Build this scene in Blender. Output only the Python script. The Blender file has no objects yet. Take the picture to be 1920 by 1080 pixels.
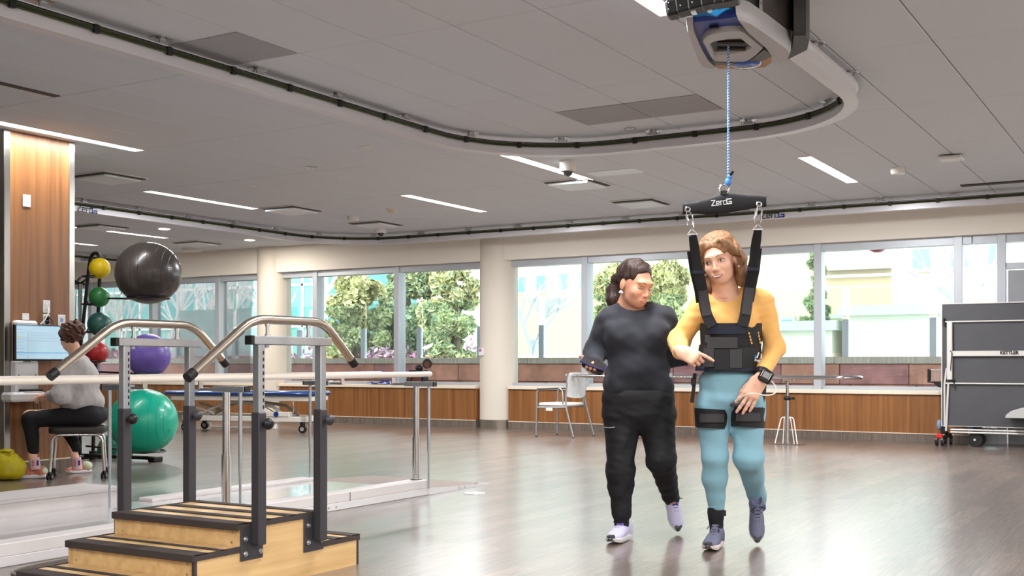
import bpy, bmesh, math, random
import numpy as np
from mathutils import Matrix, Vector
random.seed(7); rng = np.random.default_rng(7)
scene = bpy.context.scene
COL = scene.collection
PI = math.pi
R = math.radians

# ------------------------------------------------------------------ camera
F_PX, YAW, HORIZON, EYE = 2151.9, R(30.75), 681.7, 1.0
CS, SN = math.cos(YAW), math.sin(YAW)
cam_d = bpy.data.cameras.new('camera'); cam = bpy.data.objects.new('camera', cam_d); COL.objects.link(cam)
cam.location = (0, 0, EYE); cam.rotation_euler = (PI/2, 0, YAW)
cam_d.sensor_width = 36; cam_d.lens = F_PX*36/1920; cam_d.shift_y = (HORIZON-540)/1920
cam_d.clip_start = .05; cam_d.clip_end = 400
scene.camera = cam

# ------------------------------------------------------------------ sky, sun, exposure
w = bpy.data.worlds.new('world'); scene.world = w; w.use_nodes = True
bg = w.node_tree.nodes['Background']; bg.inputs[0].default_value = (.90, .95, 1, 1); bg.inputs[1].default_value = 4.8
sd = bpy.data.lights.new('sun', 'SUN'); sd.energy = 2.2; sd.angle = R(3); sd.color = (1, .95, .86)
so = bpy.data.objects.new('sun', sd); COL.objects.link(so); so.rotation_euler = (R(46), 0, R(-24))
vs = scene.view_settings; vs.view_transform = 'Standard'; vs.look = 'None'; vs.exposure = 0.0; vs.gamma = 1; vs.use_curve_mapping = False
LAMP_POWER = 105      # watts of one 1.8 m ceiling strip

# ------------------------------------------------------------------ measuring helpers (room axes: X along the window wall, Y towards it)
def ray(x, y):
    a = (x-960)/F_PX; b = -(y-HORIZON)/F_PX
    return (-SN+a*CS, CS+a*SN, b)
def G(x, y, z=0.0):
    d = ray(x, y); t = (z-EYE)/d[2]; return Vector((d[0]*t, d[1]*t, z))
def PY(x, y, Y):
    d = ray(x, y); t = Y/d[1]; return Vector((d[0]*t, Y, EYE+d[2]*t))
def PX(x, y, X):
    d = ray(x, y); t = X/d[0]; return Vector((X, d[1]*t, EYE+d[2]*t))
def PD(x, y, f):
    d = ray(x, y); return Vector((d[0]*f, d[1]*f, EYE+d[2]*f))

# ------------------------------------------------------------------ materials
MATS = {}
def srgb(r, g, b):
    f = lambda c: (c/255/12.92) if c <= 10 else ((c/255+.055)/1.055)**2.4
    return (f(r), f(g), f(b), 1)
def mat(name, col, rough=.5, metal=0, spec=.5, coat=0, emit=None, es=0, noise=0, nscale=20, bump=0, bscale=60, alpha=1, sheen=0, sss=0, stretch=None, trans=0, ior=1.45):
    """principled material; noise varies the colour, bump gives fine relief"""
    if name in MATS: return MATS[name]
    m = bpy.data.materials.new(name); m.use_nodes = True; MATS[name] = m
    nt = m.node_tree; p = nt.nodes['Principled BSDF']
    c = col if len(col) == 4 else (*col, 1)
    p.inputs['Base Color'].default_value = c; p.inputs['Roughness'].default_value = rough; p.inputs['Metallic'].default_value = metal
    p.inputs['Specular IOR Level'].default_value = spec; p.inputs['Coat Weight'].default_value = coat; p.inputs['IOR'].default_value = ior
    p.inputs['Sheen Weight'].default_value = sheen; p.inputs['Alpha'].default_value = alpha; p.inputs['Transmission Weight'].default_value = trans
    if sss: p.inputs['Subsurface Weight'].default_value = sss; p.inputs['Subsurface Radius'].default_value = (.012, .005, .003); p.inputs['Subsurface Scale'].default_value = 1
    if emit: p.inputs['Emission Color'].default_value = (*emit[:3], 1); p.inputs['Emission Strength'].default_value = es
    if noise or bump:
        tc = nt.nodes.new('ShaderNodeTexCoord'); mp = nt.nodes.new('ShaderNodeMapping'); nt.links.new(tc.outputs['Object'], mp.inputs[0])
        if stretch: mp.inputs['Scale'].default_value = stretch
    if noise:
        n = nt.nodes.new('ShaderNodeTexNoise'); n.inputs['Scale'].default_value = nscale; n.inputs['Detail'].default_value = 5
        nt.links.new(mp.outputs[0], n.inputs['Vector'])
        rp = nt.nodes.new('ShaderNodeValToRGB'); e = rp.color_ramp.elements
        e[0].position = .3; e[1].position = .7
        e[0].color = tuple(max(0, v*(1-noise)) for v in c[:3])+(1,); e[1].color = tuple(min(1, v*(1+noise)) for v in c[:3])+(1,)
        nt.links.new(n.outputs['Fac'], rp.inputs[0]); nt.links.new(rp.outputs[0], p.inputs['Base Color'])
    if bump:
        n2 = nt.nodes.new('ShaderNodeTexNoise'); n2.inputs['Scale'].default_value = bscale; n2.inputs['Detail'].default_value = 4
        nt.links.new(mp.outputs[0], n2.inputs['Vector'])
        bp = nt.nodes.new('ShaderNodeBump'); bp.inputs['Strength'].default_value = bump; bp.inputs['Distance'].default_value = .01
        nt.links.new(n2.outputs['Fac'], bp.inputs['Height']); nt.links.new(bp.outputs[0], p.inputs['Normal'])
    return m

# ------------------------------------------------------------------ mesh builder
class MB:
    def __init__(s): s.v = []; s.f = []
    def add(s, vs_, fs_):
        o = len(s.v); s.v += [tuple(a) for a in vs_]; s.f += [tuple(i+o for i in q) for q in fs_]; return s
    def box(s, x0, x1, y0, y1, z0, z1, M=None, b=0):
        if x0 > x1: x0, x1 = x1, x0
        if y0 > y1: y0, y1 = y1, y0
        if z0 > z1: z0, z1 = z1, z0
        b = min(b, (x1-x0)*.45, (y1-y0)*.45, (z1-z0)*.45)
        if b <= 0:
            vs_ = [(x, y, z) for z in (z0, z1) for y in (y0, y1) for x in (x0, x1)]
            fs_ = [(0, 2, 3, 1), (4, 5, 7, 6), (0, 1, 5, 4), (2, 6, 7, 3), (0, 4, 6, 2), (1, 3, 7, 5)]
        else:
            c = ((x0+x1)/2, (y0+y1)/2, (z0+z1)/2); h = ((x1-x0)/2, (y1-y0)/2, (z1-z0)/2); vs_ = []; ix = {}
            for sx in (-1, 1):
                for sy in (-1, 1):
                    for sz in (-1, 1):
                        for a in range(3):
                            q = [h[0]-b, h[1]-b, h[2]-b]; q[a] = h[a]
                            ix[(sx, sy, sz, a)] = len(vs_); vs_.append((c[0]+sx*q[0], c[1]+sy*q[1], c[2]+sz*q[2]))
            fs_ = []
            for a in range(3):
                u, w_ = (a+1) % 3, (a+2) % 3
                for sg in (-1, 1):
                    def k(su, sw):
                        q = [0, 0, 0]; q[a] = sg; q[u] = su; q[w_] = sw; return ix[(*q, a)]
                    qd = [k(-1, -1), k(1, -1), k(1, 1), k(-1, 1)]; fs_.append(tuple(qd if sg > 0 else qd[::-1]))
                for su in (-1, 1):
                    for sw in (-1, 1):
                        def k2(sa, ax):
                            q = [0, 0, 0]; q[a] = sa; q[u] = su; q[w_] = sw; return ix[(*q, ax)]
                        qd = [k2(-1, u), k2(1, u), k2(1, w_), k2(-1, w_)]; fs_.append(tuple(qd if su*sw < 0 else qd[::-1]))
            for sx in (-1, 1):
                for sy in (-1, 1):
                    for sz in (-1, 1):
                        t = [ix[(sx, sy, sz, a)] for a in range(3)]; fs_.append(tuple(t if sx*sy*sz > 0 else t[::-1]))
        if M is not None: vs_ = [M @ Vector(p) for p in vs_]
        return s.add(vs_, fs_)
    def frame_of(s, d):
        d = Vector(d).normalized(); u = d.cross(Vector((0, 0, 1)))
        if u.length < .05: u = d.cross(Vector((1, 0, 0)))
        u.normalize(); return u, d.cross(u).normalized()
    def cyl(s, p0, p1, r0, r1=None, n=16, cap=True):
        r1 = r0 if r1 is None else r1; p0, p1 = Vector(p0), Vector(p1); u, w_ = s.frame_of(p1-p0); o = len(s.v)
        for p, r in ((p0, r0), (p1, r1)):
            for i in range(n):
                a = 2*PI*i/n; s.v.append(tuple(p+u*(r*math.cos(a))+w_*(r*math.sin(a))))
        for i in range(n): s.f.append((o+i, o+(i+1) % n, o+n+(i+1) % n, o+n+i))
        if cap: s.f.append(tuple(o+i for i in range(n))[::-1]); s.f.append(tuple(o+n+i for i in range(n)))
        return s
    def tube(s, pts, r, n=10, closed=False, cap=True, flat=None, up=None):
        """swept tube; r number or list; flat=(a,b) gives an elliptic/strap section with up vector"""
        P = [Vector(p) for p in pts]; m = len(P); o = len(s.v); rr = r if isinstance(r, (list, tuple)) else [r]*m
        prev = None
        for i in range(m):
            if closed: d = P[(i+1) % m]-P[i-1]
            else: d = P[min(i+1, m-1)]-P[max(i-1, 0)]
            d.normalize()
            if up is not None:
                w_ = Vector(up[i] if isinstance(up, list) else up); w_ = (w_-d*w_.dot(d)).normalized(); u = d.cross(w_)
            elif prev is None: u, w_ = s.frame_of(d)
            else:
                u = (prev-d*prev.dot(d)).normalized(); w_ = d.cross(u)
            prev = u
            for k in range(n):
                a = 2*PI*k/n; ca, sa = math.cos(a), math.sin(a)
                if flat:
                    q = 4.0; ca = math.copysign(abs(ca)**(2/q), ca); sa = math.copysign(abs(sa)**(2/q), sa)
                    s.v.append(tuple(P[i]+u*(flat[0]*rr[i]*ca)+w_*(flat[1]*rr[i]*sa)))
                else: s.v.append(tuple(P[i]+u*(rr[i]*ca)+w_*(rr[i]*sa)))
        for i in range(m if closed else m-1):
            j = (i+1) % m
            for k in range(n): s.f.append((o+i*n+k, o+i*n+(k+1) % n, o+j*n+(k+1) % n, o+j*n+k))
        if cap and not closed: s.f.append(tuple(o+k for k in range(n))[::-1]); s.f.append(tuple(o+(m-1)*n+k for k in range(n)))
        return s
    def lathe(s, prof, c=(0, 0, 0), axis=(0, 0, 1), n=24):
        """prof = [(radius, height)]"""
        c = Vector(c); ax = Vector(axis).normalized(); u, w_ = s.frame_of(ax); o = len(s.v); m = len(prof)
        for (r, h) in prof:
            for k in range(n):
                a = 2*PI*k/n; s.v.append(tuple(c+ax*h+u*(r*math.cos(a))+w_*(r*math.sin(a))))
        for i in range(m-1):
            for k in range(n): s.f.append((o+i*n+k, o+i*n+(k+1) % n, o+(i+1)*n+(k+1) % n, o+(i+1)*n+k))
        if prof[0][0] > 1e-4: s.f.append(tuple(o+k for k in range(n))[::-1])
        if prof[-1][0] > 1e-4: s.f.append(tuple(o+(m-1)*n+k for k in range(n)))
        return s
    def sphere(s, c, r, n=24, m=14, sc=(1, 1, 1)):
        c = Vector(c); o = len(s.v)
        for i in range(m+1):
            t = PI*i/m
            for k in range(n):
                a = 2*PI*k/n; s.v.append((c.x+sc[0]*r*math.sin(t)*math.cos(a), c.y+sc[1]*r*math.sin(t)*math.sin(a), c.z-sc[2]*r*math.cos(t)))
        for i in range(m):
            for k in range(n): s.f.append((o+i*n+k, o+i*n+(k+1) % n, o+(i+1)*n+(k+1) % n, o+(i+1)*n+k))
        return s
    def prism(s, poly, h0, h1, M=None):
        """poly = [(a,b)] ccw extruded along local z from h0 to h1, placed by M"""
        n = len(poly); vs_ = [(a, b, h0) for a, b in poly]+[(a, b, h1) for a, b in poly]
        if M is not None: vs_ = [M @ Vector(p) for p in vs_]
        fs_ = [tuple(range(n))[::-1], tuple(range(n, 2*n))]+[(i, (i+1) % n, n+(i+1) % n, n+i) for i in range(n)]
        return s.add(vs_, fs_)
    def loft(s, rings, closed_ring=True, cap=True):
        o = len(s.v); n = len(rings[0])
        for rg in rings: s.v += [tuple(p) for p in rg]
        for i in range(len(rings)-1):
            for k in range(n if closed_ring else n-1): s.f.append((o+i*n+k, o+i*n+(k+1) % n, o+(i+1)*n+(k+1) % n, o+(i+1)*n+k))
        if cap and closed_ring: s.f.append(tuple(o+k for k in range(n))[::-1]); s.f.append(tuple(o+(len(rings)-1)*n+k for k in range(n)))
        return s
    def build(s, name, m, parent=None, local=False, smooth=40, fix=True):
        me = bpy.data.meshes.new(name)
        vs_ = s.v
        if parent is not None and not local:
            Mi = WORLD[parent.name].inverted(); vs_ = [tuple(Mi @ Vector(p)) for p in s.v]
        me.from_pydata(vs_, [], s.f)
        if fix:
            bm = bmesh.new(); bm.from_mesh(me); bmesh.ops.recalc_face_normals(bm, faces=bm.faces); bm.to_mesh(me); bm.free()
        if smooth:
            me.polygons.foreach_set('use_smooth', [True]*len(me.polygons)); me.set_sharp_from_angle(angle=R(smooth))
        me.materials.append(m); me.update()
        return link(name, me, parent)
WORLD = {}
def link(name, data, parent=None):
    o = bpy.data.objects.new(name, data); COL.objects.link(o)
    if parent is not None: o.parent = parent; WORLD[o.name] = WORLD[parent.name]
    else: WORLD[o.name] = Matrix.Identity(4)
    return o
def tag(o, label=None, cat=None, group=None, kind=None):
    if label: o['label'] = label
    if cat: o['category'] = cat
    if group: o['group'] = group
    if kind: o['kind'] = kind
    return o
def thing(name, label, cat, loc=(0, 0, 0), rz=0, group=None, kind=None):
    o = bpy.data.objects.new(name, None); COL.objects.link(o); o.empty_display_size = .1
    o.location = loc; o.rotation_euler = (0, 0, rz); WORLD[o.name] = Matrix.Translation(Vector(loc)) @ Matrix.Rotation(rz, 4, 'Z')
    return tag(o, label, cat, group, kind)
def struct(o, label): return tag(o, label, None, None, 'structure')
def copy_tree(o, parent=None):
    c = o.copy(); COL.objects.link(c); c.parent = parent
    for ch in list(o.children): copy_tree(ch, c)
    return c
def shared(name, me, parent, loc, rz=0):
    o = bpy.data.objects.new(name, me); COL.objects.link(o); o.parent = parent; o.location = loc; o.rotation_euler = (0, 0, rz); return o
def bez(p0, p1, p2, p3, n=12):
    p0, p1, p2, p3 = map(Vector, (p0, p1, p2, p3)); out = []
    for i in range(n+1):
        t = i/n; out.append(p0*(1-t)**3+p1*3*t*(1-t)**2+p2*3*t*t*(1-t)+p3*t**3)
    return out
def rounded(pts, rad, n=6):
    """polyline with its corners rounded"""
    P = [Vector(p) for p in pts]; out = [P[0]]
    for i in range(1, len(P)-1):
        a = (P[i-1]-P[i]); b = (P[i+1]-P[i]); ra = min(rad, a.length*.49, b.length*.49)
        s_, e_ = P[i]+a.normalized()*ra, P[i]+b.normalized()*ra
        for k in range(n+1):
            t = k/n; out.append(s_*(1-t)**2+P[i]*2*t*(1-t)+e_*t*t)
    out.append(P[-1]); return out
def text_mesh(name, body, size, m, parent, M, extrude=.0008, spacing=1.0, shear=0, width=None, bold=0):
    """lettering as real flat geometry; M places the text plane"""
    cu = bpy.data.curves.new(name, 'FONT'); cu.body = body; cu.size = size; cu.extrude = extrude; cu.space_character = spacing; cu.shear = shear; cu.offset = bold; cu.align_x = 'CENTER'; cu.align_y = 'CENTER'; cu.resolution_u = 3
    t = bpy.data.objects.new('tmp', cu); COL.objects.link(t); bpy.context.view_layer.update()
    me = bpy.data.meshes.new_from_object(t); bpy.data.objects.remove(t); bpy.data.curves.remove(cu)
    if width:
        xs = [v.co.x for v in me.vertices]; k = width/(max(xs)-min(xs)); c0 = (max(xs)+min(xs))/2
        for v in me.vertices: v.co.x = (v.co.x-c0)*k
    MM = (WORLD[parent.name].inverted() if parent is not None else Matrix.Identity(4)) @ M
    me.transform(MM); me.materials.clear(); me.materials.append(m); return link(name, me, parent)
def basis(o, x, y):
    """matrix with origin o and axes x, y (z = x cross y)"""
    x = Vector(x).normalized(); y = Vector(y); y = (y-x*y.dot(x)).normalized(); z = x.cross(y)
    return Matrix(((x.x, y.x, z.x, o[0]), (x.y, y.y, z.y, o[1]), (x.z, y.z, z.z, o[2]), (0, 0, 0, 1)))
# ================================================================== ROOM SHELL
CEIL, WALL_Y = 3.05, 15.17
X0, X1, Y0 = -20.0, 3.6, -4.2
def floor_material():
    m = bpy.data.materials.new('floor_vinyl_plank'); m.use_nodes = True; nt = m.node_tree; p = nt.nodes['Principled BSDF']; N = nt.nodes.new; L = nt.links.new
    tc = N('ShaderNodeTexCoord'); mp = N('ShaderNodeMapping'); mp.inputs['Rotation'].default_value = (0, 0, PI/2); L(tc.outputs['Object'], mp.inputs[0])
    br = N('ShaderNodeTexBrick'); L(mp.outputs[0], br.inputs['Vector'])
    br.inputs['Scale'].default_value = 1; br.inputs['Brick Width'].default_value = 1.22; br.inputs['Row Height'].default_value = .152; br.inputs['Mortar Size'].default_value = .0012; br.offset = .37
    br.inputs['Color1'].default_value = srgb(110, 97, 89); br.inputs['Color2'].default_value = srgb(130, 115, 106); br.inputs['Mortar'].default_value = srgb(80, 68, 60)
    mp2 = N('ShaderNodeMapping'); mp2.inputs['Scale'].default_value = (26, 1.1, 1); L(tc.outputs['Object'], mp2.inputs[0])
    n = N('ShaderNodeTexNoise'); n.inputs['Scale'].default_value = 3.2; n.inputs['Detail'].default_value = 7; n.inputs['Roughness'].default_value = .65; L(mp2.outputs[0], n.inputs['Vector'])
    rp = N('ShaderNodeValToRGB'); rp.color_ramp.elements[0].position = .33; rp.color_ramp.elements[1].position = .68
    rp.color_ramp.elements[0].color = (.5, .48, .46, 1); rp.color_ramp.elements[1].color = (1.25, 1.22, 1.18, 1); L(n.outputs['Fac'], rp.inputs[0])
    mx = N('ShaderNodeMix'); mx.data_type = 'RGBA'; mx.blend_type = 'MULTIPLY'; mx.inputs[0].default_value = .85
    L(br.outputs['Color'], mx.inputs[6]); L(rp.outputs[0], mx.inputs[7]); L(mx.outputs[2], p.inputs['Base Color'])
    p.inputs['Roughness'].default_value = .36; p.inputs['IOR'].default_value = 1.45
    p.inputs['Coat Weight'].default_value = .8; p.inputs['Coat IOR'].default_value = 1.42; p.inputs['Coat Roughness'].default_value = .2; p.inputs['Specular IOR Level'].default_value = .3
    n3 = N('ShaderNodeTexNoise'); n3.inputs['Scale'].default_value = 1.3; n3.inputs['Detail'].default_value = 3; L(tc.outputs['Object'], n3.inputs['Vector'])
    bp = N('ShaderNodeBump'); bp.inputs['Strength'].default_value = .03; bp.inputs['Distance'].default_value = .02; L(n3.outputs['Fac'], bp.inputs['Height']); L(bp.outputs[0], p.inputs['Coat Normal'])
    return m
def wood_material(name, c0, c1, rough=.38, axis='z', scale=1.0):
    m = bpy.data.materials.new(name); m.use_nodes = True; nt = m.node_tree; p = nt.nodes['Principled BSDF']; N = nt.nodes.new; L = nt.links.new
    tc = N('ShaderNodeTexCoord'); mp = N('ShaderNodeMapping'); k = {'z': (9, 9, .25), 'x': (.4, 9, 9), 'y': (9, .4, 9)}[axis]; mp.inputs['Scale'].default_value = tuple(v*scale for v in k); L(tc.outputs['Object'], mp.inputs[0])
    n = N('ShaderNodeTexNoise'); n.inputs['Scale'].default_value = 1.6; n.inputs['Detail'].default_value = 8; n.inputs['Roughness'].default_value = .6; L(mp.outputs[0], n.inputs['Vector'])
    rp = N('ShaderNodeValToRGB'); rp.color_ramp.elements[0].position = .35; rp.color_ramp.elements[1].position = .66; rp.color_ramp.elements[0].color = c0; rp.color_ramp.elements[1].color = c1
    L(n.outputs['Fac'], rp.inputs[0]); L(rp.outputs[0], p.inputs['Base Color']); p.inputs['Roughness'].default_value = rough
    return m
M_floor = floor_material()
M_wood = wood_material('teak_panel', srgb(114, 71, 37), srgb(156, 105, 60))
M_cream = mat('cream_paint', srgb(240, 232, 220), .6, bump=.02, bscale=200)
M_column = mat('column_paint', srgb(220, 211, 198), .55)
M_tile = mat('ceiling_tile_white', srgb(216, 220, 226), .85, bump=.04, bscale=300)
M_grid = mat('ceiling_grid_white', srgb(226, 222, 218), .6)
M_plenum = mat('ceiling_slab', srgb(190, 184, 180), .8)
M_sill = mat('sill_laminate', srgb(232, 218, 198), .4)
M_base = mat('base_vinyl_grey_brown', srgb(112, 100, 90), .4, noise=.3, nscale=6, stretch=(14, 14, .6))
M_alu = mat('window_aluminium', srgb(188, 192, 198), .42, metal=.35)
M_white = mat('white_paint', srgb(228, 226, 224), .45)
def glass_material(name, tint, refl=.07, rough=.0):
    m = bpy.data.materials.new(name); m.use_nodes = True; nt = m.node_tree; nt.nodes.clear(); N = nt.nodes.new; L = nt.links.new
    t = N('ShaderNodeBsdfTransparent'); t.inputs[0].default_value = (*tint, 1); g = N('ShaderNodeBsdfGlossy'); g.inputs['Roughness'].default_value = rough
    fr = N('ShaderNodeFresnel'); fr.inputs[0].default_value = 1.45; ml = N('ShaderNodeMath'); ml.operation = 'MULTIPLY_ADD'; ml.inputs[1].default_value = .8; ml.inputs[2].default_value = refl*.3; L(fr.outputs[0], ml.inputs[0])
    mx = N('ShaderNodeMixShader'); L(ml.outputs[0], mx.inputs[0]); L(t.outputs[0], mx.inputs[1]); L(g.outputs[0], mx.inputs[2])
    o = N('ShaderNodeOutputMaterial'); L(mx.outputs[0], o.inputs[0]); return m
M_glass = glass_material('window_glass', (.95, .98, .97))
M_glass_rail = glass_material('balustrade_glass', (.86, .95, .95), .12)

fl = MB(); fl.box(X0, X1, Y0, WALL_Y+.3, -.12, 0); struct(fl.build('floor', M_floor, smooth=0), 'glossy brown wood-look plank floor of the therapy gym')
# walls out of the picture close the room
struct(MB().box(X0-.2, X0, Y0, WALL_Y+.5, 0, 3.3).build('wall_left', M_cream, smooth=0), 'cream wall closing the far left end of the gym')
struct(MB().box(X1, X1+.2, Y0, WALL_Y+.5, 0, 3.3).build('wall_right', M_cream, smooth=0), 'cream wall on the right beyond the table tennis table')
struct(MB().box(X0-.2, X1+.2, Y0-.2, Y0, 0, 3.3).build('wall_front', M_cream, smooth=0), 'cream wall behind the camera')
# ceiling with its tiles
ce = MB().box(X0-.2, X1+.2, Y0-.2, WALL_Y+.5, CEIL+.02, 3.4).build('ceiling', M_grid, smooth=0); struct(ce, 'white suspended ceiling of long rectangular tiles')
TX, TY = -5.091, 5.80; TW, TL = .6096, 1.8288
tme = MB().box(.0045, TW-.0045, .0035, TL-.0035, 0, .022, b=.003)
tile0 = None
i0 = int(math.floor((X0-TX)/TW)); 
ntile = 0
for i in range(-25, 10):
    for j in range(-2, 6):
        xa, ya = TX+i*TW, TY+j*TL
        if xa < X0-.1 or xa+TW > X1+.2 or ya > WALL_Y: continue
        px, py = 960+F_PX*((CS*(xa+.3)+SN*(ya+1.8)))/max(.1, (-SN*(xa+.3)+CS*(ya+1.8))), 0
        if px < -500 or px > 2500: continue
        if tile0 is None:
            tile0 = bpy.data.meshes.new('ceiling_tile'); tile0.from_pydata(tme.v, [], tme.f); tile0.materials.append(M_tile)
        shared('ceiling_tile', tile0, ce, (xa, ya, CEIL)); ntile += 1
struct(MB().box(X0-.2, X1+.2, Y0-.2, TY-2*TL, CEIL, CEIL+.02).build('ceiling_border', M_tile, smooth=0), 'plain ceiling area behind the camera')
# window wall: header, low wall, base, sill
hb = thing('wall_back', 'cream window wall with header above and teak panels below the sill', None, (0, WALL_Y, 0), kind='structure')
MB().box(X0, X1, WALL_Y, WALL_Y+.3, 2.60, CEIL+.02).build('header', M_cream, hb, smooth=0)
for a, b in ((X0, -14.36), (-13.76, -9.68), (-9.09, -2.42)):
    MB().box(a, b, WALL_Y, WALL_Y+.25, .115, .605).build('wood_panel', M_wood, hb, smooth=0)
    MB().box(a, b, WALL_Y-.03, WALL_Y+.32, .605, .655, b=.004).build('sill', M_sill, hb, smooth=0)
    MB().box(a, b, WALL_Y-.005, WALL_Y+.25, 0, .105).build('base', M_base, hb, smooth=0)
    MB().box(a, b, WALL_Y-.012, WALL_Y, .105, .115).build('trim_strip', M_sill, hb, smooth=0)
    if b > -5: MB().box(b, b+.04, WALL_Y-.01, WALL_Y+.3, 0, .655).build('end_trim', M_sill, hb, smooth=0)
for n_, cx in ((1, -14.06), (2, -9.385)):
    c = thing('column', 'round cream column standing at the windows behind the stairs' if n_ == 1 else 'round cream column with thermostat in the middle of the window wall', 'column', (cx, WALL_Y+.2, 0), kind='structure')
    MB().cyl((cx, WALL_Y+.2, .13), (cx, WALL_Y+.2, CEIL), .30, n=48, cap=False).build('shaft', M_column, c)
    MB().cyl((cx, WALL_Y+.2, 0), (cx, WALL_Y+.2, .13), .306, n=48).build('base_band', mat('brushed_base', srgb(150, 140, 128), .3, metal=.7), c)
# windows: mullions, head and bottom rails, panes
mull = [-19.9, -18.80, -17.07, -15.34, -13.03, -11.29, -7.82, -4.33, -2.555, -2.05, 3.5]
bays = [(X0, -14.3), (-13.8, -9.65), (-9.12, -2.40)]
WY = 15.33
wn = 0
for bi, (a, b) in enumerate(bays):
    wn += 1
    wd = thing('window_%d' % wn, ['aluminium framed windows left of the first round column', 'aluminium framed windows between the two round columns', 'wide aluminium framed windows behind the two walking women'][bi], None, ((a+b)/2, WY, .655), kind='structure')
    MB().box(a, b, WY-.06, WY+.12, 2.50, 2.60).build('head_rail', M_alu, wd, smooth=0)
    MB().box(a, b, WY-.03, WY+.12, .655, .70).build('bottom_rail', M_alu, wd, smooth=0)
    ms = [m_ for m_ in mull if a < m_ < b]
    for m_ in ms: MB().box(m_-.05, m_+.05, WY-.08, WY+.12, .655, 2.60, b=.004).build('mullion', M_alu, wd, smooth=0)
    if bi == 2: ms = [m_ for m_ in ms if m_ < -2.5]
    ed = [a]+ms+[b]
    for q in range(len(ed)-1): MB().box(ed[q], ed[q+1], WY+.03, WY+.04, .69, 2.51).build('pane', M_glass, wd, smooth=0)
# floor-length glazing and the exit door at the right
wd = thing('window_4', 'full height grey framed glazing beside the table tennis table', None, (-2.2, WY, 0), kind='structure')
MB().box(-2.38, 3.5, WY-.06, WY+.12, 2.50, 2.60).build('head_rail', M_alu, wd, smooth=0)
MB().box(-2.38, 3.5, WY-.06, WY+.12, 2.10, 2.17).build('transom', M_alu, wd, smooth=0) if False else None
for xx in (-2.05, -.72, 1.4): MB().box(xx-.05, xx+.05, WY-.08, WY+.12, 0, 2.6, b=.004).build('mullion', M_alu, wd, smooth=0)
MB().box(-2.38, -2.1, WY-.05, WY+.1, 0, .2).build('bottom_rail', M_alu, wd, smooth=0)
MB().box(-2.40, -2.1, WY+.03, WY+.04, .2, 2.5).build('pane', M_glass, wd, smooth=0)
MB().box(-2.0, -.77, WY+.03, WY+.04, 2.24, 2.5).build('pane', M_glass, wd, smooth=0)
MB().box(-.67, 3.5, WY+.03, WY+.04, .1, 2.5).build('pane', M_glass, wd, smooth=0)
MB().box(-2.0, -.77, WY-.06, WY+.1, 2.17, 2.24).build('transom', M_alu, wd, smooth=0)
dr = thing('door_1', 'grey aluminium exit door with a tall glass panel at the right edge', None, (-1.4, WY, 0), kind='structure')
M_door = mat('door_grey', srgb(150, 152, 156), .4, metal=.3)
MB().box(-1.98, -1.72, WY-.03, WY+.06, 0, 2.15, b=.004).build('stile', M_door, dr, smooth=0)
MB().box(-1.02, -.79, WY-.03, WY+.06, 0, 2.15, b=.004).build('stile', M_door, dr, smooth=0)
MB().box(-1.72, -1.02, WY-.03, WY+.06, 1.95, 2.15).build('top_rail', M_door, dr, smooth=0)
MB().box(-1.72, -1.02, WY-.03, WY+.06, 0, .3).build('bottom_rail', M_door, dr, smooth=0)
MB().box(-1.72, -1.02, WY+.01, WY+.02, .3, 1.95).build('pane', M_glass, dr, smooth=0)

# teak faced pillar on the left with metal corner trims
PXF = -8.93
pl = thing('pillar', 'square teak faced pillar with metal corner trims behind the seated person', 'pillar', (PXF-.3, 6.72, 0), kind='structure')
MB().box(PXF-.62, PXF-.012, 6.37, 7.06, 0, CEIL).build('core', M_cream, pl, smooth=0)
MB().box(PXF-.012, PXF, 6.40, 7.015, .13, CEIL-.005).build('wood_panel', M_wood, pl, smooth=0)
M_steel = mat('brushed_steel', srgb(176, 172, 166), .28, metal=1, noise=.12, nscale=3, stretch=(2, 2, .8))
for ya, yb in ((6.34, 6.40), (7.015, 7.075)): MB().box(PXF-.06, PXF+.004, ya, yb, .13, CEIL-.005, b=.003).build('corner_trim', M_steel, pl, smooth=0)
MB().box(PXF-.63, PXF+.003, 6.34, 7.075, 0, .13).build('base', M_base, pl, smooth=0)
MB().box(PXF-.02, PXF+.006, 6.34, 7.075, .125, .135).build('trim_strip', M_sill, pl, smooth=0)

# ================================================================== CEILING FIXTURES
M_lampface = mat('lamp_diffuser', (1, 1, 1), .5, emit=(1, .97, .92), es=5.0)
def strip_light(x, y0, y1, label, power=1.0, w=.13):
    t = thing('ceiling_strip_light', label, 'light', (x, (y0+y1)/2, CEIL), group='recessed ceiling strip lights')
    m = MB()
    m.box(x-w/2-.012, x-w/2, y0, y1, CEIL-.008, CEIL+.01); m.box(x+w/2, x+w/2+.012, y0, y1, CEIL-.008, CEIL+.01)
    m.box(x-w/2-.012, x+w/2+.012, y0-.012, y0, CEIL-.008, CEIL+.01); m.box(x-w/2-.012, x+w/2+.012, y1, y1+.012, CEIL-.008, CEIL+.01)
    m.build('frame', M_grid, t, smooth=0)
    MB().box(x-w/2, x+w/2, y0, y1, CEIL-.004, CEIL).build('diffuser', M_lampface, t, smooth=0)
    ld = bpy.data.lights.new('strip_lamp', 'AREA'); ld.shape = 'RECTANGLE'; ld.size = w; ld.size_y = y1-y0; ld.energy = LAMP_POWER*power*(y1-y0)/1.8; ld.color = (.98, .985, 1.0)
    lo = bpy.data.objects.new('strip_lamp', ld); COL.objects.link(lo); lo.parent = t; lo.location = (0, 0, -.012)
strip_light(-3.32, 11.24, 13.10, 'bright strip light in the ceiling right of the spreader bar', 1.7)
strip_light(-5.80, 9.62, 11.40, 'strip light in the ceiling ending beside the dome camera', 1.2)
strip_light(-8.24, 11.30, 13.10, 'short strip light in the ceiling above the middle column', 1.5)
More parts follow.
